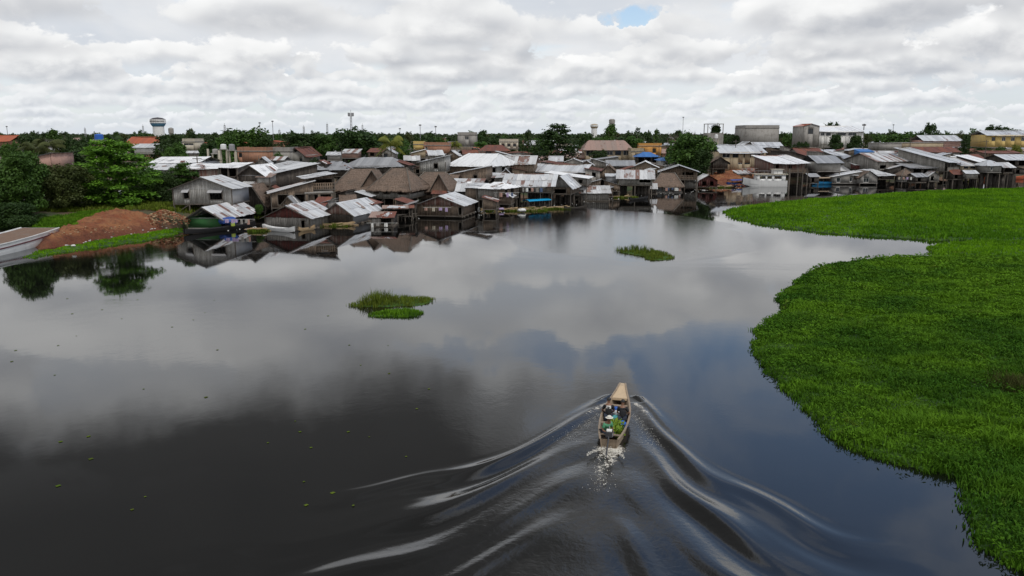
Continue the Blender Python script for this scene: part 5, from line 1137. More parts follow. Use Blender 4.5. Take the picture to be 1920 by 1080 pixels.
bank_patch('earth_slope', W2([(58, 468), (110, 461), (180, 451), (240, 441), (300, 433), (346, 428)], .2)+W2([(340, 414), (300, 408), (262, 400), (200, 399), (160, 408), (100, 424), (66, 428)], 1.7), .35, M_EARTH, label='bare red earth slope above the weed strip')
bank_patch('earth_slope', W2([(1340, 345), (1405, 343), (1420, 334), (1390, 330), (1345, 332), (1325, 338)], .6), .8, M_EARTH, label='red earth landing below the large tan building')
def bank_blades(poly, n, h, w, mat, label, name='grass_patch', cat='grass'):
    poly = np.array(poly); lo, hi = poly.min(0), poly.max(0); x, y = RNG.uniform(lo[0], hi[0], n), RNG.uniform(lo[1], hi[1], n); k = in_poly(x, y, poly); x, y = x[k], y[k]
    z = np.interp((y-shore_y(x))*.85, DZ[0], DZ[1])+.05
    V, F = blades(np.stack([x, y, z], 1), np.clip(h*(.8+.3*fbm2(x, y, 2, 2)), .1, 2), w, 6, lean=.6, spread=.25)
    tag(np_mesh(name, V, F, mat), label, cat, kind='stuff')
bank_blades(W2([(45, 432), (75, 422), (140, 414), (172, 402), (150, 396), (60, 400), (30, 412), (30, 428)], 2.2), 5200, .55, .05, M_GRASS, 'tall green grass on the left bank above the red earth')
bank_blades(W2([(150, 402), (195, 399), (200, 393), (150, 393)], 2.3), 900, .5, .05, M_GRASS, 'small grass patch behind the crest of the red earth')
bank_blades([(-75, 118), (-38, 118), (-34, 160), (-90, 165)], 9000, .6, .09, M_OLIVE, 'rough weeds in the shade under the left bank trees', name='weeds')
def heap(name, c, R, h, n, mats, label, cat, smin=.15, smax=.6, flat=.4):
    root = empty(name, c); tag(root, label, cat); 
    for mi, mt in enumerate(mats):
        mb = MB()
        for i in range(n//len(mats)):
            a = random.uniform(0, 6.28); q = random.random()**.6; s = random.uniform(smin, smax)
            M = Matrix.Translation((math.cos(a)*q*R, math.sin(a)*q*R*.8, max(0, h*(1-q)**.8+random.uniform(-.1, .1)))) @ Matrix.Rotation(random.uniform(0, 6.28), 4, 'Z') @ Matrix.Rotation(random.uniform(-.6, .6), 4, 'X')
            mb.box((0, 0, 0), (s, s*random.uniform(.2, .6), s*random.uniform(.1, flat)), M)
        o = mb.build('debris', mt, root); o['kind'] = 'stuff'
    return root
M_CLAY = m_flat('clay_brick', (.34, .13, .07), .9); M_LITTER = m_flat('litter_white', (.75, .75, .72)); M_TIMBER = m_flat('raw_timber', (.46, .33, .19), .8)
p = G(308, 408, 1.6); heap('rubble_heap', (p.x, p.y, gz(p.x, p.y)), 3.8, 1.9, 1000, [M_CLAY, M_TIMBER, M_EARTH], 'heap of broken bricks and timber beside the red earth slope', 'rubble heap', .08, .38)
p = G(165, 436, 1.0); heap('rubble_strip', (p.x, p.y, gz(p.x, p.y)+.35), 5.5, .35, 420, [M_CLAY, M_EARTH, M_CLAY, M_TIMBER], 'scattered rubble and scraps on the lower red earth slope', 'rubble', .06, .28)
mbl = MB()
for i in range(170):
    px = random.uniform(90, 345); pt = G(px, 478-(px-60)*.165+random.uniform(-12, -4), .4); s = random.uniform(.06, .25)
    mbl.box((pt.x, pt.y, gz(pt.x, pt.y)+.25+random.uniform(0, .3)), (s, s*.7, s*.5), None)
for i in range(260):
    px = random.uniform(420, 1400); q = G(px, np.interp(px, [420, 620, 900, 1100, 1400], [430, 420, 400, 378, 350])+random.uniform(-6, 4), 0); s = random.uniform(.05, .22)
    mbl.box((q.x, q.y, .03), (s, s*.7, s*.4), None)
tag(mbl.build('litter', M_LITTER), 'pale scraps of litter scattered along the waterline', 'litter', kind='stuff')
mbl = MB()
for i in range(46):
    q = G(random.uniform(0, 900), 560+400*random.random()**1.5, 0); s = random.uniform(.05, .12)
    mbl.poly([(q.x-s, q.y, .02), (q.x, q.y-s, .02), (q.x+s, q.y+s*.3, .02), (q.x, q.y+s, .02)])
tag(mbl.build('drifting_leaves', M_OLIVE), 'few scattered yellow green leaves drifting on the dark water', 'leaves', kind='stuff')
# ------------------------------------------------------------------ boats
def hull(st, mat, root, name='hull', thick=.05, deck=None, deckmat=None, rim=None, rimmat=None):
    """st: (y, half beam at gunwale, half beam at the bilge, keel z, gunwale z)"""
    V = []; F = []; n = len(st); m = 7
    def sec(y, b, c, zk, zg, inn=0):
        b -= inn; c -= inn*.8; zk += inn; return [(-b, y, zg), (-(b*.55+c*.45), y, zk+(zg-zk)*.45), (-c, y, zk+(zg-zk)*.08), (0, y, zk), (c, y, zk+(zg-zk)*.08), (b*.55+c*.45, y, zk+(zg-zk)*.45), (b, y, zg)]
    for s_ in st: V += sec(*s_)
    for s_ in st: V += sec(*s_, inn=thick)
    for i in range(n-1):
        for k in range(m-1):
            a = i*m+k; F.append((a, a+1, a+m+1, a+m)); a += n*m; F.append((a, a+m, a+m+1, a+1))
        for k in (0, m-1):
            a = i*m+k; F.append((a, a+m, a+m+n*m, a+n*m))
    for e in (0, n-1):
        a = e*m; F.append(tuple(a+k for k in range(m))); F.append(tuple(a+n*m+k for k in range(m)))
    o = mesh_obj(name, V, F, mat, root)
    if deck is not None:
        V2 = []; F2 = []
        for y, b, c, zk, zg in st[deck[0]:deck[1]]:
            z = deck[2] if deck[2] is not None else zg-.03
            w = (b-thick)*(.96 if deck[2] is None else .8); V2 += [(-w, y, z), (w, y, z)]
        for i in range(len(V2)//2-1): F2.append((2*i, 2*i+1, 2*i+3, 2*i+2))
        mesh_obj('deck', V2, F2, deckmat or mat, root)
    if rim:
        mb = MB()
        for sg in (-1, 1):
            for a, b in zip(st[:-1], st[1:]): mb.bar((sg*(a[1]), a[0], a[4]+.01), (sg*(b[1]), b[0], b[4]+.01), rim, rim*.6)
        mb.build('gunwale', rimmat, root)
    return o
def boat_root(name, c, rz, label, cat='boat', group=None): return tag(empty(name, c, rz), label, cat, group)
def canoe(c, rz, L, B, mat, label, name='canoe', hg=.45, cat='canoe', deckmat=None, group=None):
    r = boat_root(name, c, rz, label, cat, group); st = []
    for i in range(11):
        t = i/10; b = B/2*math.sin(math.pi*(.06+.88*t))**.7; st.append((L*t-L/2, max(.05, b), max(.03, b*.6), -.12+.25*abs(2*t-1)**4, hg*.7+.35*abs(2*t-1)**3))
    hull(st, mat, r, deck=(1, 10, .06), deckmat=deckmat or M_DARK)
    for t in (-.25, .05, .3): MB().box((0, L*t, hg*.55), (B*.85, .2, .04)).build('thwart', mat, r)
    return r
M_MAROON = m_flat('maroon_paint', (.12, .02, .03)); M_DECK = m_boards('brown_deck', (.20, .125, .085), (.16, .10, .07)); M_NAVY = m_flat('blue_paint_boat', (.02, .07, .30)); M_SKY = m_flat('light_blue_hull', (.03, .30, .62)); M_ORANGE = m_flat('orange_hull', (.55, .13, .055)); M_BLACK = m_flat('black_tar', (.018, .017, .018)); M_TARP = m_flat('turquoise_tarp', (.01, .33, .62), .4)
# barge at the left edge
b = G(52, 462); r = boat_root('river_barge', (-59.3, 70, 0), math.radians(-1.0), 'white river barge with a maroon stripe and brown deck, bow on the bank', 'barge'); r.scale.x = .84; r.location.x += .5
st = [(-14, 3.1, 2.9, -.5, 1.25), (0, 3.2, 3.0, -.5, 1.15), (12, 3.2, 3.0, -.5, 1.15), (18, 3.2, 3.0, -.45, 1.25), (22, 3.15, 2.9, -.25, 1.38), (25, 3.0, 2.75, .25, 1.52), (28, 2.85, 2.5, .95, 1.72)]
hull(st, M_WHITE, r, thick=.12, deck=(0, 7, None), deckmat=M_DECK, rim=.16, rimmat=M_WHITE)
mb = MB()
for sg in (-1, 1):
    for a, c in zip(st[:-1], st[1:]): mb.bar((sg*(a[1]*.985+.03), a[0], a[4]-.48), (sg*(c[1]*.985+.03), c[0], c[4]-.48), .05, .13)
mb.build('stripe', M_MAROON, r)
cb = MB().box((-.9, 9.5, 2.3), (3.6, 6, 2.2)).build('cabin', M_NAVY, r); MB().box((-.9, 9.5, 3.46), (4.2, 6.6, .1)).build('cabin_roof', M_WHITE, r)
MB().bar((1.5, 13.6, 1.2), (1.1, 13.2, 3.4), .16).build('post', M_MAROON, r)
# moored craft along the stilt houses
def pxdir(a, b): d = G(*b)-G(*a); return math.atan2(-d.x, d.y), d.length, (G(*a)+G(*b))/2
def moored(a, b, B, mat, label, **k):
    rz, L, c = pxdir(a, b); return canoe((c.x, c.y, 0), rz, max(L, 2.5), B, mat, label, **k)
moored((346, 441), (478, 425), 1.3, M_BLACK, 'long dark canoe moored in front of the green floating shop', hg=.7, deckmat=M_WOOD)
moored((494, 431), (552, 436), 1.2, M_WHITE, 'white skiff lying below the red gabled floating house', hg=.7, name='skiff', cat='skiff')
moored((1058, 393), (1100, 391), 1.0, M_DARK, 'dark canoe floating right of the tall stilt posts')
moored((1296, 352), (1330, 353), 1.0, M_TIMBER, 'tan canoe lying at the little landing hut')
moored((1345, 350), (1380, 352), 1.1, M_BLACK, 'dark canoe left of the blue canopied boat')
moored((1610, 344), (1650, 345), 1.1, M_BLACK, 'dark canoe between the small huts on the right')
moored((1665, 346), (1700, 344), 1.1, M_DARK, 'brown canoe left of the pyramid roofed hut')
moored((1758, 342), (1815, 343), 1.2, M_BLACK, 'black canoe beneath the open fronted stilt house')
moored((560, 434), (590, 430), .9, M_TIMBER, 'short tan canoe between the first two floating houses')
moored((1180, 376), (1214, 373), 1.0, M_BLACK, 'dark canoe under the striped roof stilt house')
def canopy_boat(a, b, B, hm, label, cm, ch=1.5, hg=.6, posts=5, name='covered_boat', cover=(.1, .9)):
    r = moored(a, b, B, hm, label, name=name, cat='boat', hg=hg, deckmat=M_DECK); rz, L, c = pxdir(a, b)
    y0, y1 = L*(cover[0]-.5), L*(cover[1]-.5)
    for i in range(posts):
        for s in (-1, 1): post(r, 'canopy_post', s*B*.4, y0+(y1-y0)*i/(posts-1), .2, ch, .07)
    V = []; F = []
    for i in range(7):
        a_ = math.pi*i/6; V += [(-math.cos(a_)*B*.52, y0-.2, ch+.22*math.sin(a_)), (-math.cos(a_)*B*.52, y1+.2, ch+.22*math.sin(a_))]
    for i in range(6): F.append((2*i, 2*i+1, 2*i+3, 2*i+2))
    n = len(V); V += [(v[0], v[1], v[2]-.05) for v in V]; F += [tuple(n+k for k in f[::-1]) for f in F[:6]]
    mesh_obj('canopy', V, F, cm, r); return r
canopy_boat((1522, 346), (1582, 345), 2.0, M_SKY, 'light blue hulled boat with a long beige canopy by the huts', M_WOOD, ch=1.7, hg=1.0)
canopy_boat((1363, 347), (1410, 345), 1.8, M_NAVY, 'low boat under a blue canopy at the red earth landing', M_NAVY, ch=1.2)
canopy_boat((985, 391), (1028, 388), 1.9, M_DARK, 'boat covered by a bright turquoise blue tarp below the striped roof', M_TARP, ch=1.35, cover=(.05, .95))
r = moored((1842, 338), (1922, 336), 2.2, M_ORANGE, 'long orange hulled boat moored at the right edge', name='cargo_boat', cat='boat', hg=1.1, deckmat=M_MAROON)
# white house boat
c = G(1434, 349); r = boat_root('house_boat', (c.x, c.y, 0), math.radians(90), 'white two deck riverboat moored beside the tall posts', 'riverboat')
hull([(-5.2, 1.7, 1.5, -.3, 1.5), (-2, 1.8, 1.6, -.3, 1.45), (2, 1.8, 1.6, -.3, 1.6), (4.2, 1.5, 1.1, -.1, 1.95), (5.8, .5, .3, .4, 2.3)], M_WHITE, r, thick=.1, deck=(0, 4, 1.0), deckmat=M_DECK)
ws = WallSet(); W_ = lambda A, B, o: ws.wall(A, B, lambda x: 3.0, 1.0, o, 50, jit=0)
W_((1.45, -4.8, 0), (1.45, 2.6, 0), [(.1, .3, 1.9, 2.6), (.4, .6, 1.9, 2.6), (.7, .85, 1.9, 2.6)]); W_((-1.45, 2.6, 0), (-1.45, -4.8, 0), [(.1, .3, 1.9, 2.6), (.36, .52, 1.9, 2.6), (.6, .85, 1.9, 2.6)]); W_((1.45, 2.6, 0), (-1.45, 2.6, 0), []); W_((-1.45, -4.8, 0), (1.45, -4.8, 0), []); ws.build('cabin', M_WHITE, r)
MB().box((0, -1.1, 3.08), (3.5, 8.4, .14)).build('upper_deck', WM['cream'], r); MB().box((0, -2.9, 3.7), (2.2, 2.2, 1.1)).build('wheelhouse', M_WHITE, r); MB().box((0, -2.9, 4.3), (2.8, 2.9, .08)).build('wheelhouse_roof', WM['cream'], r)
for y in (-4.8, -2.5, -.2, 2.4): MB().bar((-1.6, y, 3.1), (-1.6, y, 3.9), .06).bar((1.6, y, 3.1), (1.6, y, 3.9), .06).build('rail_post', M_IRON, r)
MB().bar((-1.6, -4.8, 3.9), (-1.6, 2.4, 3.9), .06).bar((1.6, -4.8, 3.9), (1.6, 2.4, 3.9), .06).build('rail', M_IRON, r)
# tall bare posts in the water right of the riverboat
for i, px in enumerate((1478, 1503, 1512, 1494)):
    q = G(px, 357-i*2); o = MB().tube([(0, 0, -1.2), (.05, 0, 2.5), (.0, .05, at(px, 316, q.y).z)], [.13, .12, .10], 6).build('mooring_post', M_POST); o.location = q
    tag(o, ['leftmost tall pole in the water under the rust red raised house', 'pole second from the left under the rust red raised house', 'rightmost tall pole under the rust red raised house', 'pole just left of the close pair under the raised house'][i], 'pole', 'tall poles at the raised house')
q = G(843, 452); 
# floating timber, brush rafts
def raft(px0, py0, px1, py1, label, mat=M_TIMBER, n=26, name='brush_raft'):
    a, b = G(px0, py0), G(px1, py1); c = (a+b)/2; L = (b-a).length; root = empty(name, (c.x, c.y, 0)); tag(root, label, 'raft'); mb = MB()
    for i in range(n):
        x = random.uniform(-L/2, L/2); y = random.gauss(0, .5); an = random.uniform(-.5, .5); l = random.uniform(.8, 2.6); z = random.uniform(.05, .4)
        mb.bar((x-math.cos(an)*l/2, y-math.sin(an)*l/2, z), (x+math.cos(an)*l/2, y+math.sin(an)*l/2, z+random.uniform(-.1, .25)), random.uniform(.07, .16))
    o = mb.build('branches', mat, root); o['kind'] = 'stuff'
    P = np.stack([RNG.uniform(-L/2, L/2, 260), RNG.normal(0, .55, 260), np.full(260, .05)], 1); V, F = blades(P, np.full(260, .3), .04, 6, lean=.8, spread=.2); g = np_mesh('weed', V, F, M_OLIVE, root); g['kind'] = 'stuff'
raft(600, 426, 648, 420, 'tangle of pale yellow branches floating before the red striped house')
raft(470, 434, 500, 433, 'small clump of weed and sticks left of the white skiff', n=10)
raft(918, 399, 1010, 392, 'wide raft of branches and weed below the blue tarp boat', n=44)
raft(1012, 396, 1040, 388, 'thin scatter of logs right of the blue tarp boat', n=12)
raft(1160, 372, 1180, 369, 'small weed clump at the foot of the striped roof stilts', n=6)
raft(1315, 354, 1345, 350, 'brown timber pile at the landing hut', n=20)
raft(1795, 341, 1822, 340, 'green weed tuft under the open stilt house', n=6)
# barrels, bundles and washing
M_BLUEP = m_flat('blue_plastic', (.02, .12, .5), .35); M_REDC = m_flat('red_cloth', (.5, .03, .04)); M_PINK = m_flat('lilac_cloth', (.45, .35, .55)); M_YEL = m_flat('yellow_green_plastic', (.45, .55, .1), .4)
def barrel(px, py, mat, label, z=0, h=.9, rr=.3, cat='barrel', name='barrel'):
    q = G(px, py, z); o = MB().lathe([(rr*.9, 0), (rr, h*.1), (rr, h*.45), (rr*1.05, h*.5), (rr, h*.55), (rr, h*.92), (rr*.9, h)], 12).build(name, mat, smooth=False); o.location = q; tag(o, label, cat)
barrel(335, 419, WM['turq'], 'pale teal drum at the left end of the green shop', h=1.4, rr=.5)
barrel(437, 424, M_YEL, 'yellow green tub on the canoe deck in front of the shop', z=.5, h=.5, rr=.28, cat='tub', name='tub')
barrel(883, 398, M_WHITE, 'white tank standing at the corner of the tall floating house', z=.3, h=1.2, rr=.38, cat='tank', name='tank')
barrel(873, 404, M_WHITE, 'small white jug at the feet of the white tank', z=0, h=.6, rr=.16, cat='jug', name='jug')
barrel(898, 397, M_LITTER, 'white canister right of the white tank', z=.2, h=.7, rr=.2, cat='canister', name='canister')
barrel(1320, 347, M_WHITE, 'white drum before the little landing hut', z=.3, h=.9, rr=.35)
barrel(1647, 341, M_BLUEP, 'bright blue drum at the small huts on the right', z=.2, h=1.2, rr=.7)
barrel(941, 383, M_LITTER, 'white canister under the white hip roofed house', z=.6, h=.7, rr=.2, cat='canister', name='canister')
def sack(px, py, mat, label, z=.1, s=.5, name='sack', cat='sack'):
    q = G(px, py, z); bm = bmesh.new(); bmesh.ops.create_icosphere(bm, subdivisions=2, radius=1)
    for v in bm.verts: v.co = Vector((v.co.x*s*1.4, v.co.y*s, v.co.z*s*.6))*(1+.14*math.sin(v.co.x*5+v.co.y*3)) + Vector((0, 0, s*.5))
    me = bpy.data.meshes.new(name); bm.to_mesh(me); bm.free(); me.materials.append(mat); o = inst(name, me, None, q); tag(o, label, cat)
sack(979, 397, M_LITTER, 'white plastic sack on the branch raft', s=.55); sack(940, 394, M_PINK, 'lilac bundle at the left end of the branch raft', s=.4, z=.2)
sack(121, 434, M_LITTER, 'small white bag on the grass above the red earth', z=1.3, s=.2); sack(138, 462, M_LITTER, 'white bag at the foot of the red earth slope', z=.5, s=.2)
sack(430, 421, M_NAVY, 'crumpled blue tarpaulin heap beside the green shop', z=.6, s=1.0, name='tarpaulin', cat='tarpaulin')
M_JEANCL = m_flat('faded_blue_cloth', (.08, .12, .22))
def washing(px, py, Y, n, label):
    q = at(px, py, Y); root = empty('washing_line', q); tag(root, label, 'washing line'); MB().bar((-2.2, 0, .0), (2.2, 0, 0), .03).build('line', M_LITTER, root)
    for i in range(n):
        x = -1.9+3.8*(i+random.uniform(-.3, .3))/n; w = random.uniform(.3, .55); h = random.uniform(.4, .8); mb = MB()
        for k in range(4): mb.poly([(x+w*k/4, .03*math.sin(k*2), 0), (x+w*(k+1)/4, .03*math.sin(k*2+2), 0), (x+w*(k+1)/4, .06*math.sin(k*2+2), -h), (x+w*k/4, .06*math.sin(k*2), -h)])
        mb.build('garment', random.choice([M_LITTER, WM['conc'], WM['grey'], M_PINK, M_JEANCL, WM['cream'], WM['pink']]), root)
washing(608, 376, 124, 5, 'washing line with red and pale garments under the balcony house'); washing(448, 411, 109.5, 6, 'washing hung in the open side of the green shop'); washing(950, 361, 137, 4, 'washing on the porch of the white hip roofed house')
washing(1264, 352, 181, 6, 'white washing hung along the thatched waterside hut'); washing(1406, 316, 211, 4, 'washing strung over the riverboat deck'); washing(1700, 332, 206, 4, 'white bundles hanging under the pyramid hut')
washing(716, 418, 113.3, 3, 'small garments on the front of the tiny rusty hut'); washing(820, 389, 125.3, 4, 'garments under the eave of the tall floating house'); washing(1000, 352, 144, 5, 'garments hung beneath the striped roof by the tarp')
# walkway of planks between posts
def walkway(a, b, z, label):
    A, B = G(*a, z), G(*b, z); d = (B-A); L = d.length; root = empty('walkway', A, math.atan2(d.y, d.x)); tag(root, label, 'walkway')
    for i in range(int(L/1.6)+1):
        for s in (-.4, .4): post(root, 'post', i*1.6, s, -z-1.0, .0, .1, tilt=.03)
    for i in range(int(L/.45)): inst('plank', unit_box(M_POST), root, (.2+i*.45, 0, .03+random.uniform(-.01, .01)), (0, 0, random.uniform(-.05, .05)), (.38, 1.1, .05))
walkway((742, 404), (780, 400), .9, 'short plank walkway between the tiny hut and the tall floating house'); walkway((930, 376), (1010, 372), 1.2, 'plank walkway above the branch raft'); walkway((1290, 345), (1345, 345), .6, 'plank walkway to the landing hut')
# ------------------------------------------------------------------ tanks, towers, masts
def tank(px, yt, ybt, Y, mat, label, legs=True, r=.62):
    q = at(px, ybt, Y); zt = at(px, yt, Y).z; h = max(zt-q.z, .9); root = empty('water_tank', q); tag(root, label, 'water tank')
    MB().lathe([(r, 0), (r, h*.8), (r*.8, h*.93), (r*.3, h), (.05, h*1.02)], 14).build('tank_body', mat, root)
    if legs:
        g = gz(q.x, q.y); MB().box((0, 0, -.1), (r*2.4, r*2.4, .2)).build('platform', WM['conc'], root)
        for sx in (-1, 1): MB().box((sx*r, 0, -(q.z-g)/2-.2), (.32, .32, q.z-g)).build('pillar', WM['cream'], root)
tank(419, 270, 279, 176, M_WHITE, 'white water tank on the left concrete pillars'); tank(435, 270, 281, 174, M_IRON, 'grey water tank right of the white one on pillars'); tank(404, 279, 287, 172, WM['conc'], 'concrete water tank on the lowest pillars at left')
tank(186, 251, 262, 200, M_BLUEP, 'bright blue rooftop water tank among the left trees', r=1.0); tank(1343, 252, 259, 285, M_WHITE, 'white round tank on a pole left of the windowless building')
for i, px in enumerate((391, 412, 443)):
    q = at(px, 300, 173-i*1.5); g = gz(q.x, q.y); o = MB().box((0, 0, 0), (.35, .35, 1)).build('pillar', WM['cream']); zt = at(px, 279+i*3, q.y).z; o.location = (q.x, q.y, (g+zt)/2); o.scale = (1, 1, zt-g)
    tag(o, ['bare concrete pillar left of the water tanks', 'bare concrete pillar between the water tanks', 'bare concrete pillar right of the grey water tank'][i], 'pillar')
def water_tower(px, yt, wpx, Y, label, ybody, mats, name='water_tower'):
    q = at(px, 252, Y); g = 3.3; H_ = at(px, yt, Y).z-g; R = wpx/ppm(Y, 20)/2; zb = at(px, ybody, Y).z-g; root = empty(name, (q.x, Y, g)); tag(root, label, 'water tower')
    MB().lathe([(R*.80, 0), (R*.74, zb*.6), (R*.72, zb-R*.1)], 20).build('shaft', mats[0], root)
    MB().lathe([(R*.72, zb-R*.1+.02), (R*.86, zb+R*.08), (R, zb+R*.35)], 20).build('bowl', mats[1], root)
    MB().lathe([(R, zb+R*.35+.02), (R, H_-R*.30), (R*.96, H_-R*.28)], 20).build('drum', mats[0], root)
    MB().lathe([(R*1.0, H_-R*.26), (R*.6, H_-R*.08), (R*.05, H_)], 20).build('cap', mats[2], root)
    return root, R, zb, H_
M_TBLUE = m_flat('tower_blue', (.10, .26, .42)); M_TCAP = m_flat('tower_cap', (.07, .065, .07))
r, R, zb, H_ = water_tower(298, 220, 28, 620, 'big white water tower with a blue band and dark cap', 236, (M_WHITE, M_TBLUE, M_TCAP))
zm = (zb+R*.35+H_-R*.3)/2
for k in range(15):
    a = -math.pi/2+(k-7)*.17; o = MB().box((0, 0, 0), (random.uniform(.35, .8), .12, random.uniform(.9, 1.4))).build('panel_mark', M_TCAP, r); o.location = (math.cos(a)*(R+.02), math.sin(a)*(R+.02), zm); o.rotation_euler = (0, 0, a+math.pi/2)
water_tower(1114, 232, 15, 640, 'small round topped water tower on a slim white shaft', 240, (M_WHITE, WM['tan'], WM['tan']))
q = at(1147, 250, 560); root = tag(empty('tower', (q.x, 560, 3.3)), 'grey cylindrical tower behind the tall bushy tree', 'tower'); zt = at(1147, 223, 560).z-3.3
MB().lathe([(1.9, 0), (1.9, zt-3)], 14).build('shaft', WM['conc'], root); MB().lathe([(2.1, zt-3), (2.1, zt-.6), (1.2, zt)], 14).build('drum', WM['conc'], root)
q = at(321, 250, 600); root = tag(empty('tower', (q.x, 600, 3.3)), 'small grey tower right of the white water tower', 'tower'); zt = at(321, 239, 600).z-3.3
MB().lathe([(1.4, 0), (1.4, zt*.7), (1.9, zt*.72), (1.9, zt*.95), (.6, zt)], 12).build('shaft', WM['conc'], root)
def mast(px, yt, Y, label, w=1.2, plat=False, thin=False, cat='mast'):
    x = at(px, 250, Y).x; zt = at(px, yt, Y).z-3.3; root = tag(empty('mast', (x, Y, 3.3)), label, cat); mb = MB()
    if thin: mb.bar((0, 0, 0), (0, 0, zt), w*.3); mb.build('pole', M_IRON, root); MB().box((0, 0, zt-.5), (w*1.5, .3, .7)).build('head', M_IRON, root); return root
    k = 12; b = [(sx*w*.5*(1-.4*i/k), sy*w*.5*(1-.4*i/k), zt*.92*i/k) for i in range(k+1) for sx, sy in ((-1, -1), (1, -1), (1, 1), (-1, 1))]
    for i in range(k):
        for j in range(4):
            mb.bar(b[4*i+j], b[4*i+4+j], w*.10); mb.bar(b[4*i+j], b[4*i+4+(j+1) % 4], w*.06)
    mb.build('lattice', M_IRON, root); MB().bar((0, 0, zt*.9), (0, 0, zt), w*.12).build('spike', M_IRON, root)
    if plat:
        m2 = MB().box((0, 0, zt*.86), (w*2.3, w*2.3, w*.25)); m2.build('platform', M_IRON, root)
        for a in range(6): 
            o = MB().box((math.cos(a*1.047)*w*1.3, math.sin(a*1.047)*w*1.3, zt*.90), (w*.35, w*.35, zt*.07)).build('antenna', M_IRON, root)
    return root
mast(659, 206, 420, 'tall antenna mast with a platform above the dark dome tree', 1.05, True)
for a in [(422, 231, 700, 'lattice mast left of the large domed tree'), (570, 234, 720, 'lattice mast behind the dark tree left of the tall mast'), (614, 229, 760, 'thin lattice mast between dome trees'), (160, 238, 800, 'lattice mast at the far left skyline'), (269, 233, 900, 'faint mast left of the white water tower'), (524, 241, 640, 'short mast right of the twin light poles'), (680, 231, 800, 'faint mast right of the tall antenna mast')]: mast(a[0], a[1], a[2], a[3], 1.6)
for a in [(488, 229, 520, 'tall floodlight pole, left of the pair'), (512, 226, 540, 'tall floodlight pole, right of the pair'), (788, 233, 480, 'left one of two crossarm poles on the skyline'), (817, 236, 500, 'right one of two crossarm poles on the skyline'), (750, 240, 560, 'short thin pole behind the yellow green palm'), (1280, 219, 700, 'very thin aerial between the bare trees'), (1619, 232, 330, 'thin aerial on the white building roof end'), (14, 236, 640, 'thin aerial at the far left skyline'), (1674, 233, 700, 'faint thin aerial on the right skyline')]:
    mast(a[0], a[1], a[2], a[3], 1.0 if 'crossarm' not in a[3] else 1.0, thin=True, cat='pole')
for px, Y in ((788, 480), (817, 500)):
    pass
# utility poles with wires in the town
def upole(px, yt, Y, label):
    q = at(px, yt, Y); g = gz(q.x, Y); root = tag(empty('utility_pole', (q.x, Y, max(g, -1)), random.uniform(-.4, .4)), label, 'utility pole', 'wooden utility poles'); h = q.z-root.location.z
    MB().tube([(0, 0, 0), (0, 0, h)], [.14, .09], 7).build('pole', M_POST, root); MB().box((0, 0, h-.5), (1.6, .1, .12)).build('crossarm', M_POST, root); return (q.x, Y, q.z-.45)
ups = [upole(*a) for a in [(369, 292, 141, 'utility pole beside the turquoise gable'), (485, 296, 146, 'utility pole above the white strip roof'), (640, 280, 175, 'utility pole behind the largest grey hall'), (770, 276, 196, 'utility pole near the yellow wall'), (905, 280, 200, 'utility pole behind the white hall'), (1080, 284, 214, 'utility pole in front of the tan school'), (1236, 272, 232, 'utility pole by the blue pavilion'), (1380, 262, 240, 'utility pole at the large tan building'), (1545, 268, 250, 'utility pole near the rust roofs'), (1708, 256, 252, 'utility pole right of the blue tarp shed'), (1850, 262, 250, 'utility pole before the yellow school')]]
mb = MB()
for a, b_ in zip(ups[:-1], ups[1:]):
    for o in (-.5, .5):
        p0 = Vector(a)+Vector((o, 0, 0)); p1 = Vector(b_)+Vector((o, 0, 0)); pr = p0
        for k in range(1, 9):
            t = k/8; p = p0.lerp(p1, t)+Vector((0, 0, -4*1.2*t*(1-t))); mb.bar(pr, p, .035); pr = p
tag(mb.build('overhead_wires', M_BLACK), 'thin overhead wires sagging between the utility poles over the roofs', 'wires', kind='stuff')
# blue tarp shed, rooftop frame, wall
H('shed wrapped in bright blue tarpaulin behind the rust roofs', 1614, 1639, 294, 284, 236, 5, 0, 'shedF', 280, 'blue', 'blue', over=.2, stilts=False, cat='shed')
q = at(1338, 240, 300); root = tag(empty('roof_frame', (q.x, 300, 3.0)), 'bare rooftop steel frame rising above the trees', 'frame'); zt = at(1338, 232, 300).z-3
MB().box((0, 0, zt*.38), (6, 6, zt*.76)).build('wall', WM['conc'], root)
for sx in (-2.8, 2.8):
    for sy in (-2.8, 2.8): MB().bar((sx, sy, zt*.76), (sx, sy, zt), .25).build('column', WM['conc'], root)
MB().box((0, 0, zt-.1), (6, 6, .2)).build('slab', WM['conc'], root)
q = at(186, 395, 132); root = tag(empty('boundary_wall', (q.x-2, 127, gz(q.x, 127))), 'low dark boundary wall in the shade under the almond tree', 'wall'); ws = WallSet(); ws.wall((-10, 0, 0), (11, 0, 0), lambda x: 1.1, -.2, [], 2.5, jit=.04); ws.build('panel', WM['conc'], root)
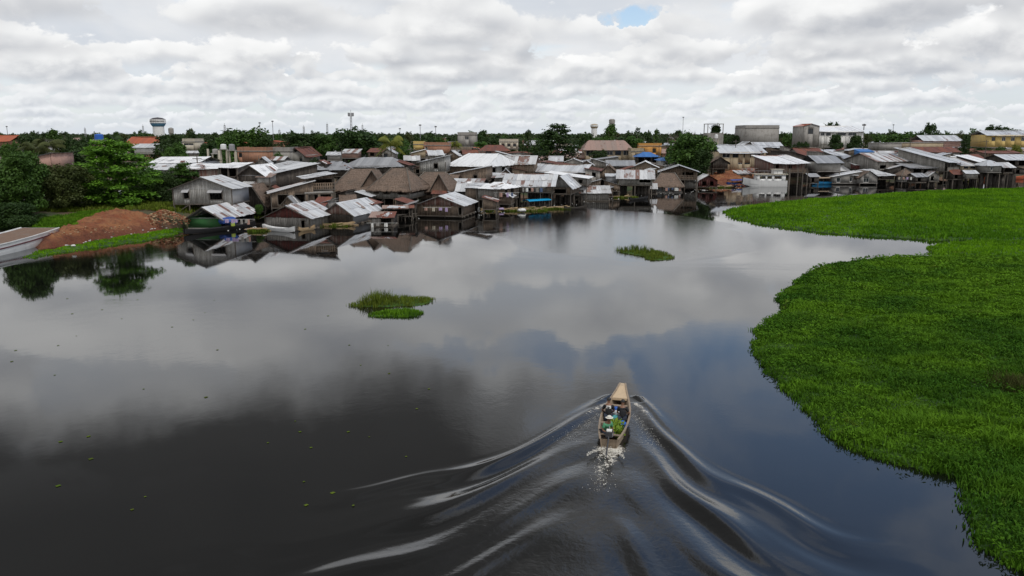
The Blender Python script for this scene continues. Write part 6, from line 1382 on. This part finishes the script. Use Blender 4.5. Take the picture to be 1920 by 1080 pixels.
# ------------------------------------------------------------------ the motor canoe with three people
M_HULLW = m_boards('canoe_planks', (.34, .26, .185), (.26, .20, .145), stain=.45); M_BOW = m_boards('canoe_bow_deck', (.56, .42, .27), (.50, .38, .25), stain=.15)
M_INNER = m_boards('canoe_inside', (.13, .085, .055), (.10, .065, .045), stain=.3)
M_SKIN = m_flat('brown_skin', (.22, .11, .065), .5); M_HAIR = m_flat('black_hair', (.012, .010, .009), .5); M_TEE = m_flat('black_shirt', (.014, .014, .017), .85)
M_GREENT = m_flat('green_shirt', (.10, .34, .18), .85); M_JEANS = m_flat('dark_trousers', (.03, .04, .065), .85); M_CAP = m_flat('pale_cap', (.70, .68, .60), .8); M_TEAL = m_flat('teal_cloth', (.08, .34, .36), .8)
M_BANANA = m_leaf('green_bananas', (.10, .20, .02), (.30, .40, .04), sc=4, trans=0); M_ENGINE = m_flat('engine_casing', (.05, .05, .055), .4); M_EYE = m_flat('eye_dark', (.02, .015, .01), .3)
S0 = G(1142, 829, .25); LC = 6.7
boat = tag(empty('motor_canoe', (S0.x, S0.y, 0), -HEAD), 'long wooden motor canoe carrying three people and green bananas up the river', 'canoe')
boat.scale = (.90, .93, 1.0)
prof = [(-.05, .42, .34, -.12, .40), (.5, .52, .42, -.15, .40), (1.2, .62, .5, -.16, .41), (2.1, .69, .55, -.16, .43), (3.0, .71, .55, -.16, .46), (3.8, .66, .48, -.15, .51), (4.6, .55, .36, -.10, .58), (5.3, .41, .24, .0, .66), (6.0, .27, .14, .18, .76), (6.6, .17, .08, .42, .86), (6.75, .14, .07, .50, .88)]
hull(prof, M_HULLW, boat, thick=.045, deck=(0, 8, .02), deckmat=M_INNER, rim=.09, rimmat=M_HULLW)
bd = [(5.05, .44, .62), (5.7, .33, .70), (6.3, .21, .80), (6.74, .13, .88)]; mb = MB()
for (y0, b0, z0), (y1, b1, z1) in zip(bd[:-1], bd[1:]):
    mb.poly([(-b0, y0, z0+.02), (b0, y0, z0+.02), (b1, y1, z1+.02), (-b1, y1, z1+.02)])
mb.box((0, 5.05, .58), (.86, .04, .10)); mb.build('bow_deck', M_BOW, boat)
for y, z, b in ((.62, .36, .50), (1.0, .22, .58), (2.15, .36, .66), (3.05, .30, .66), (4.45, .46, .55)): MB().box((0, y, z), (b*2, .17, .035)).build('thwart', M_HULLW, boat)
for y, b in ((1.6, .62), (2.6, .66), (3.5, .66), (4.1, .58)):
    mb = MB(); mb.bar((-b, y, .38), (-b*.7, y, .0), .05).bar((-b*.7, y, .0), (b*.7, y, .0), .05).bar((b*.7, y, .0), (b, y, .38), .05); mb.build('rib', M_HULLW, boat)
def skin_mesh(name, pts, edges, rad, mat, parent, root=0, sub=1, smooth=True):
    me = bpy.data.meshes.new(name); me.from_pydata(pts, edges, []); me.materials.append(mat); o = bpy.data.objects.new(name, me); COL.objects.link(o); o.parent = parent
    md = o.modifiers.new('skin', 'SKIN'); md.use_smooth_shade = True
    if not me.skin_vertices: me.skin_vertices.new()
    for i, v in enumerate(me.skin_vertices[0].data):
        r = rad[i]; v.radius = (r, r) if not isinstance(r, tuple) else r; v.use_root = (i == root)
    s = o.modifiers.new('sub', 'SUBSURF'); s.levels = s.render_levels = sub; return o
def person(loc, rz, label, hipz, shirt, trousers, arms, legs, lean=(0, .12), hat=None, head_t=(0, 0), print_=False):
    """seated figure; arms/legs: joints in the figure's own frame (x right, y forward, z up from the boat floor)"""
    p = boat.matrix_basis @ Vector(loc); root = empty('person', p, -HEAD+rz); tag(root, label, 'person')
    lx, ly = lean; P = [(0, 0, hipz), (lx*.4, ly*.4, hipz+.20), (lx*.8, ly*.8, hipz+.38), (lx, ly, hipz+.50), (lx+head_t[0]*.3, ly+.02+head_t[1]*.3, hipz+.58), (lx+head_t[0]*.7, ly+.04+head_t[1]*.7, hipz+.66), (lx+head_t[0], ly+.05+head_t[1], hipz+.78)]
    R = [.125, .12, .13, .09, .05, .085, .075]; E = [(0, 1), (1, 2), (2, 3), (3, 4), (4, 5), (5, 6)]
    sh = []; ft = []
    for s, (el, wr) in zip((-1, 1), arms):
        k = len(P); P += [(lx+s*.17, ly, hipz+.46), el, wr]; R += [.062, .042, .030]; E += [(3, k), (k, k+1), (k+1, k+2)]; sh.append(k)
        w = Vector(wr); d = (w-Vector(el)).normalized(); side = d.cross(Vector((0, 0, 1))).normalized(); k2 = len(P)
        P.append(tuple(w+d*.06)); R.append((.034, .018)); E.append((k+2, k2))
        for f, L in ((-1.5, .045), (-.5, .055), (.5, .058), (1.5, .05)):
            a = len(P); P += [tuple(w+d*.10+side*.018*f), tuple(w+d*(.10+L)+side*.021*f+Vector((0, 0, -.02)))]; R += [.0095, .008]; E += [(k2, a), (a, a+1)]
        a = len(P); P += [tuple(w+d*.05+side*.045*-s), tuple(w+d*.085+side*.06*-s)]; R += [.011, .009]; E += [(k2, a), (a, a+1)]
    for s, (kn, an, toe) in zip((-1, 1), legs):
        k = len(P); P += [(s*.09, .03, hipz-.01), kn, an, toe]; R += [.085, .058, .040, .035]; E += [(0, k), (k, k+1), (k+1, k+2), (k+2, k+3)]; ft.append(k)
    skin_mesh('body', P, E, R, M_SKIN, root)
    # shirt over torso and upper arms
    SP_ = [P[0], P[1], P[2], P[3]]; SR = [.150, .148, .155, .112]; SE = [(0, 1), (1, 2), (2, 3)]
    for k in sh:
        a = len(SP_); m_ = tuple((Vector(P[k])*.25+Vector(P[k+1])*.75)); SP_ += [P[k], m_]; SR += [.082, .066]; SE += [(3, a), (a, a+1)]
    skin_mesh('shirt', SP_, SE, SR, shirt, root)
    TP = [P[0]]; TR = [.155]; TE = []
    for k in ft:
        a = len(TP); TP += [P[k], P[k+1], tuple(Vector(P[k+1])*.25+Vector(P[k+2])*.75)]; TR += [.10, .078, .062]; TE += [(0, a), (a, a+1), (a+1, a+2)]
    skin_mesh('trousers', TP, TE, TR, trousers, root)
    h = Vector(P[5])*.4+Vector(P[6])*.6
    def ball(name, c, r, mat, cut=None, n=2):
        bm = bmesh.new(); bmesh.ops.create_icosphere(bm, subdivisions=n, radius=1)
        if cut is not None: bmesh.ops.delete(bm, geom=[v for v in bm.verts if cut(v.co)], context='VERTS')
        for v in bm.verts: v.co = Vector((v.co.x*r[0], v.co.y*r[1], v.co.z*r[2]))+Vector(c)
        me = bpy.data.meshes.new(name); bm.to_mesh(me); bm.free(); me.materials.append(mat); me.polygons.foreach_set('use_smooth', [True]*len(me.polygons)); return inst(name, me, root)
    ball('hair', h+Vector((0, -.012, .012)), (.098, .108, .118), M_HAIR, cut=lambda c: c.z < -.25 or (c.y > .55 and c.z < .35), n=3)
    ball('nose', h+Vector((0, .10, -.02)), (.014, .020, .020), M_SKIN)
    for s in (-1, 1): ball('eye', h+Vector((s*.032, .088, .01)), (.012, .008, .008), M_EYE, n=1); ball('ear', h+Vector((s*.092, .0, -.01)), (.012, .022, .03), M_SKIN, n=1)
    MB().box((h.x, h.y+.092, h.z-.055), (.045, .01, .010)).build('mouth', M_MAROON, root)
    if hat:
        ball('cap', h+Vector((0, 0, .03)), (.112, .12, .105), hat, cut=lambda c: c.z < .05, n=3)
        MB().lathe([(.15, h.z+.035), (.17, h.z+.03), (.12, h.z+.05)], 16, (h.x, h.y)).build('cap_brim', hat, root)
    if print_:
        o = MB().box((0, 0, 0), (.21, .012, .13)).build('shirt_print', M_LITTER, root); o.location = (lx, ly-.125, hipz+.44); o.rotation_euler = (-.25, 0, 0); o['label'] = 'white print across the shoulders'
    return root
SEAT = lambda x, y: (x, y, 0)
person(SEAT(-.36, 3.00), .10, 'person in a black shirt with white shoulder print seated on the left, back turned', .38, M_TEE, M_JEANS, [((-.30, .16, .60), (-.20, .38, .48)), ((.26, .16, .58), (.10, .38, .48))], [((-.16, .42, .42), (-.16, .50, .08), (-.16, .66, .05)), ((.12, .44, .42), (.12, .50, .08), (.12, .66, .05))], print_=True)
person(SEAT(.36, 2.86), -.06, 'person in a plain black shirt seated on the right side of the canoe', .36, M_TEE, M_JEANS, [((-.27, .14, .58), (-.12, .36, .46)), ((.28, .16, .58), (.22, .38, .46))], [((-.14, .42, .40), (-.14, .48, .06), (-.14, .62, .04)), ((.12, .42, .40), (.14, .48, .06), (.14, .62, .04))], lean=(-.03, .16))
person(SEAT(-.34, .95), -2.35, 'person in a green shirt and pale cap bending over the outboard motor', .36, M_GREENT, M_JEANS, [((-.26, .24, .52), (-.10, .46, .46)), ((.28, .22, .56), (.20, .46, .50))], [((-.20, .40, .40), (-.18, .42, .06), (-.18, .56, .04)), ((.14, .42, .40), (.14, .44, .06), (.14, .58, .04))], lean=(.02, .26), hat=M_CAP, head_t=(.02, .07))
def lump(name, c, r, mat, label, cat, seed=1, parent=None):
    bm = bmesh.new(); bmesh.ops.create_icosphere(bm, subdivisions=3, radius=1); q = boat.matrix_basis @ Vector(c)
    for v in bm.verts:
        k = 1+.16*math.sin(v.co.x*4+seed)*math.cos(v.co.y*5+seed*2)+.08*math.sin(v.co.z*9+seed); v.co = Vector((v.co.x*r[0], v.co.y*r[1], max(v.co.z, -.5)*r[2]))*k
    me = bpy.data.meshes.new(name); bm.to_mesh(me); bm.free(); me.materials.append(mat); o = inst(name, me, None, q, (0, 0, -HEAD)); tag(o, label, cat)
lump('bag', (.0, 4.1, .30), (.24, .2, .2), M_BLUEP, 'blue bag behind the front thwart of the canoe', 'bag'); lump('bundle', (.02, 3.45, .32), (.2, .26, .2), M_LITTER, 'whitish bundle between the two black shirted people', 'bundle', 2)
lump('bundle', (-.02, 2.95, .30), (.17, .2, .18), M_TEAL, 'teal cloth bundle between the two seated people', 'bundle', 3); lump('bag', (.38, 2.22, .30), (.26, .24, .17), M_BLUEP, 'bright blue sack right behind the right hand person', 'bag', 4)
# bunches of green bananas
def banana_bunch():
    V = []; F = []
    for k in range(16):
        a0 = random.uniform(0, 6.28); z0 = random.uniform(0, .22); b = len(V); c0 = Vector((math.cos(a0)*.06, math.sin(a0)*.06, z0))
        for i in range(5):
            t = i/4; c = c0+Vector((math.cos(a0)*(.02+.13*t), math.sin(a0)*(.02+.13*t), .10*t*t-.03*t)); rr = .022*math.sin(math.pi*(.12+.76*t))+.004
            for j in range(5): V.append(tuple(c+Vector((-math.sin(a0)*math.cos(j*1.257)*rr, math.cos(a0)*math.cos(j*1.257)*rr, math.sin(j*1.257)*rr))))
        for i in range(4):
            for j in range(5): F.append((b+i*5+j, b+i*5+(j+1) % 5, b+(i+1)*5+(j+1) % 5, b+(i+1)*5+j))
    me = bpy.data.meshes.new('banana_bunch'); me.from_pydata(V, [], F); me.materials.append(M_BANANA); me.polygons.foreach_set('use_smooth', [True]*len(F)); return me
bms = [banana_bunch() for _ in range(3)]
for i in range(26):
    x, y = random.uniform(-.12, .48), random.uniform(.95, 2.35); x = min(x, .50-.10*(y < 1.3)); q = boat.matrix_basis @ Vector((x, y, .10+random.uniform(0, .24)))
    o = inst('banana_bunch', bms[i % 3], None, q, (random.uniform(-1.4, 1.4), random.uniform(-1, 1), random.uniform(0, 6)), (1.15,)*3); tag(o, 'green banana bunch in the pile at the rear of the motor canoe', 'bananas', 'bunches of green bananas in the canoe')
mo = tag(empty('outboard_motor', boat.matrix_basis @ Vector((-.02, .05, .42)), -HEAD), 'black long tail outboard motor on the canoe stern', 'outboard motor')
MB().box((0, .12, .16), (.28, .36, .24)).build('engine_block', M_ENGINE, mo); MB().tube([(-.1, .05, .30), (.12, .05, .30)], [.08, .08], 10).build('fuel_tank', M_LITTER, mo); MB().tube([(0, 0, .10), (0, -1.35, -.58)], [.035, .03], 8).build('shaft', M_ENGINE, mo)
MB().bar((0, .25, .2), (-.05, .62, .30), .035).build('tiller', M_IRON, mo); MB().box((.14, .1, .1), (.05, .2, .1)).build('exhaust', M_IRON, mo)
mb = MB()
for k in range(3): a = k*2.09; mb.poly([(0, -1.36, -.58), (math.cos(a)*.11, -1.37, -.58+math.sin(a)*.11), (math.cos(a+.7)*.11, -1.33, -.58+math.sin(a+.7)*.11)])
mb.build('propeller', M_IRON, mo)
# foam thrown up by the bow and the propeller
def foam_bits():
    m, t, b = new_mat('white_foam'); b.inputs['Base Color'].default_value = (.72, .69, .62, 1); b.inputs['Roughness'].default_value = .8
    V = []; F = []; r = random.Random(3)
    def bit(x, y, z, s):
        k = len(V); c = boat.matrix_basis @ Vector((x, y, z)); s2 = s*.55
        for dx, dy, dz in ((s, 0, 0), (0, s, 0), (-s, 0, 0), (0, -s, 0), (0, 0, s2), (0, 0, -s2)): V.append((c.x+dx*r.uniform(.6, 1.3), c.y+dy*r.uniform(.6, 1.3), c.z+dz))
        F.extend([(k, k+1, k+4), (k+1, k+2, k+4), (k+2, k+3, k+4), (k+3, k, k+4), (k+1, k, k+5), (k+2, k+1, k+5), (k+3, k+2, k+5), (k, k+3, k+5)])
    for i in range(260):
        d = r.random()**1.9*4.2; w = .17+.05*d; bit(r.gauss(0, w)*.8+.16*math.sin(-d*1.7), -.55-d, .06+r.random()*.12*math.exp(-d*.8), r.uniform(.006, .024)*(1.3 if d < .8 else 1)*(1 if r.random() < .85 else 1.6))
    for i in range(300):
        a = r.choice([-1, 1])*r.uniform(.1, 1.0); bit(a*.85, -.5-abs(a)**2*.9+r.gauss(0, .07), .10+.10*r.random(), r.uniform(.010, .032))
    for s in (-1, 1):
        for i in range(240):
            q = r.random()**1.3*3.6; bit(s*(.72+.50*q**.85+r.gauss(0, .06+.10*q)), 4.3-q*1.15+r.gauss(0, .15), .07+.1*r.random()*math.exp(-q), r.uniform(.006, .018))
    tag(np_mesh('foam', V, F, m), 'white foam flecks behind the propeller and along the bow wave', 'foam', kind='stuff')
foam_bits()
#T('low brownish shrub in the floating grass at the right edge', 1902, 703, 170, G(1890, 752).y, 'bush', 'olive', 33, yb=756, lod=0)

P_ = np.stack([RNG.normal(SHR.x+1.0, .9, 420), RNG.normal(SHR.y, .6, 420), np.full(420, .2)], 1); V_, F_ = blades(P_, RNG.uniform(.3, .7, 420), .016, 6, lean=.8, spread=.15)
tag(np_mesh('brown_reeds', V_, F_, m_grass('brown_reeds', (.06, .07, .02), (.10, .115, .03), (.045, .04, .015))), 'patch of brownish taller reeds at the right edge of the green mat', 'reeds', kind='stuff')
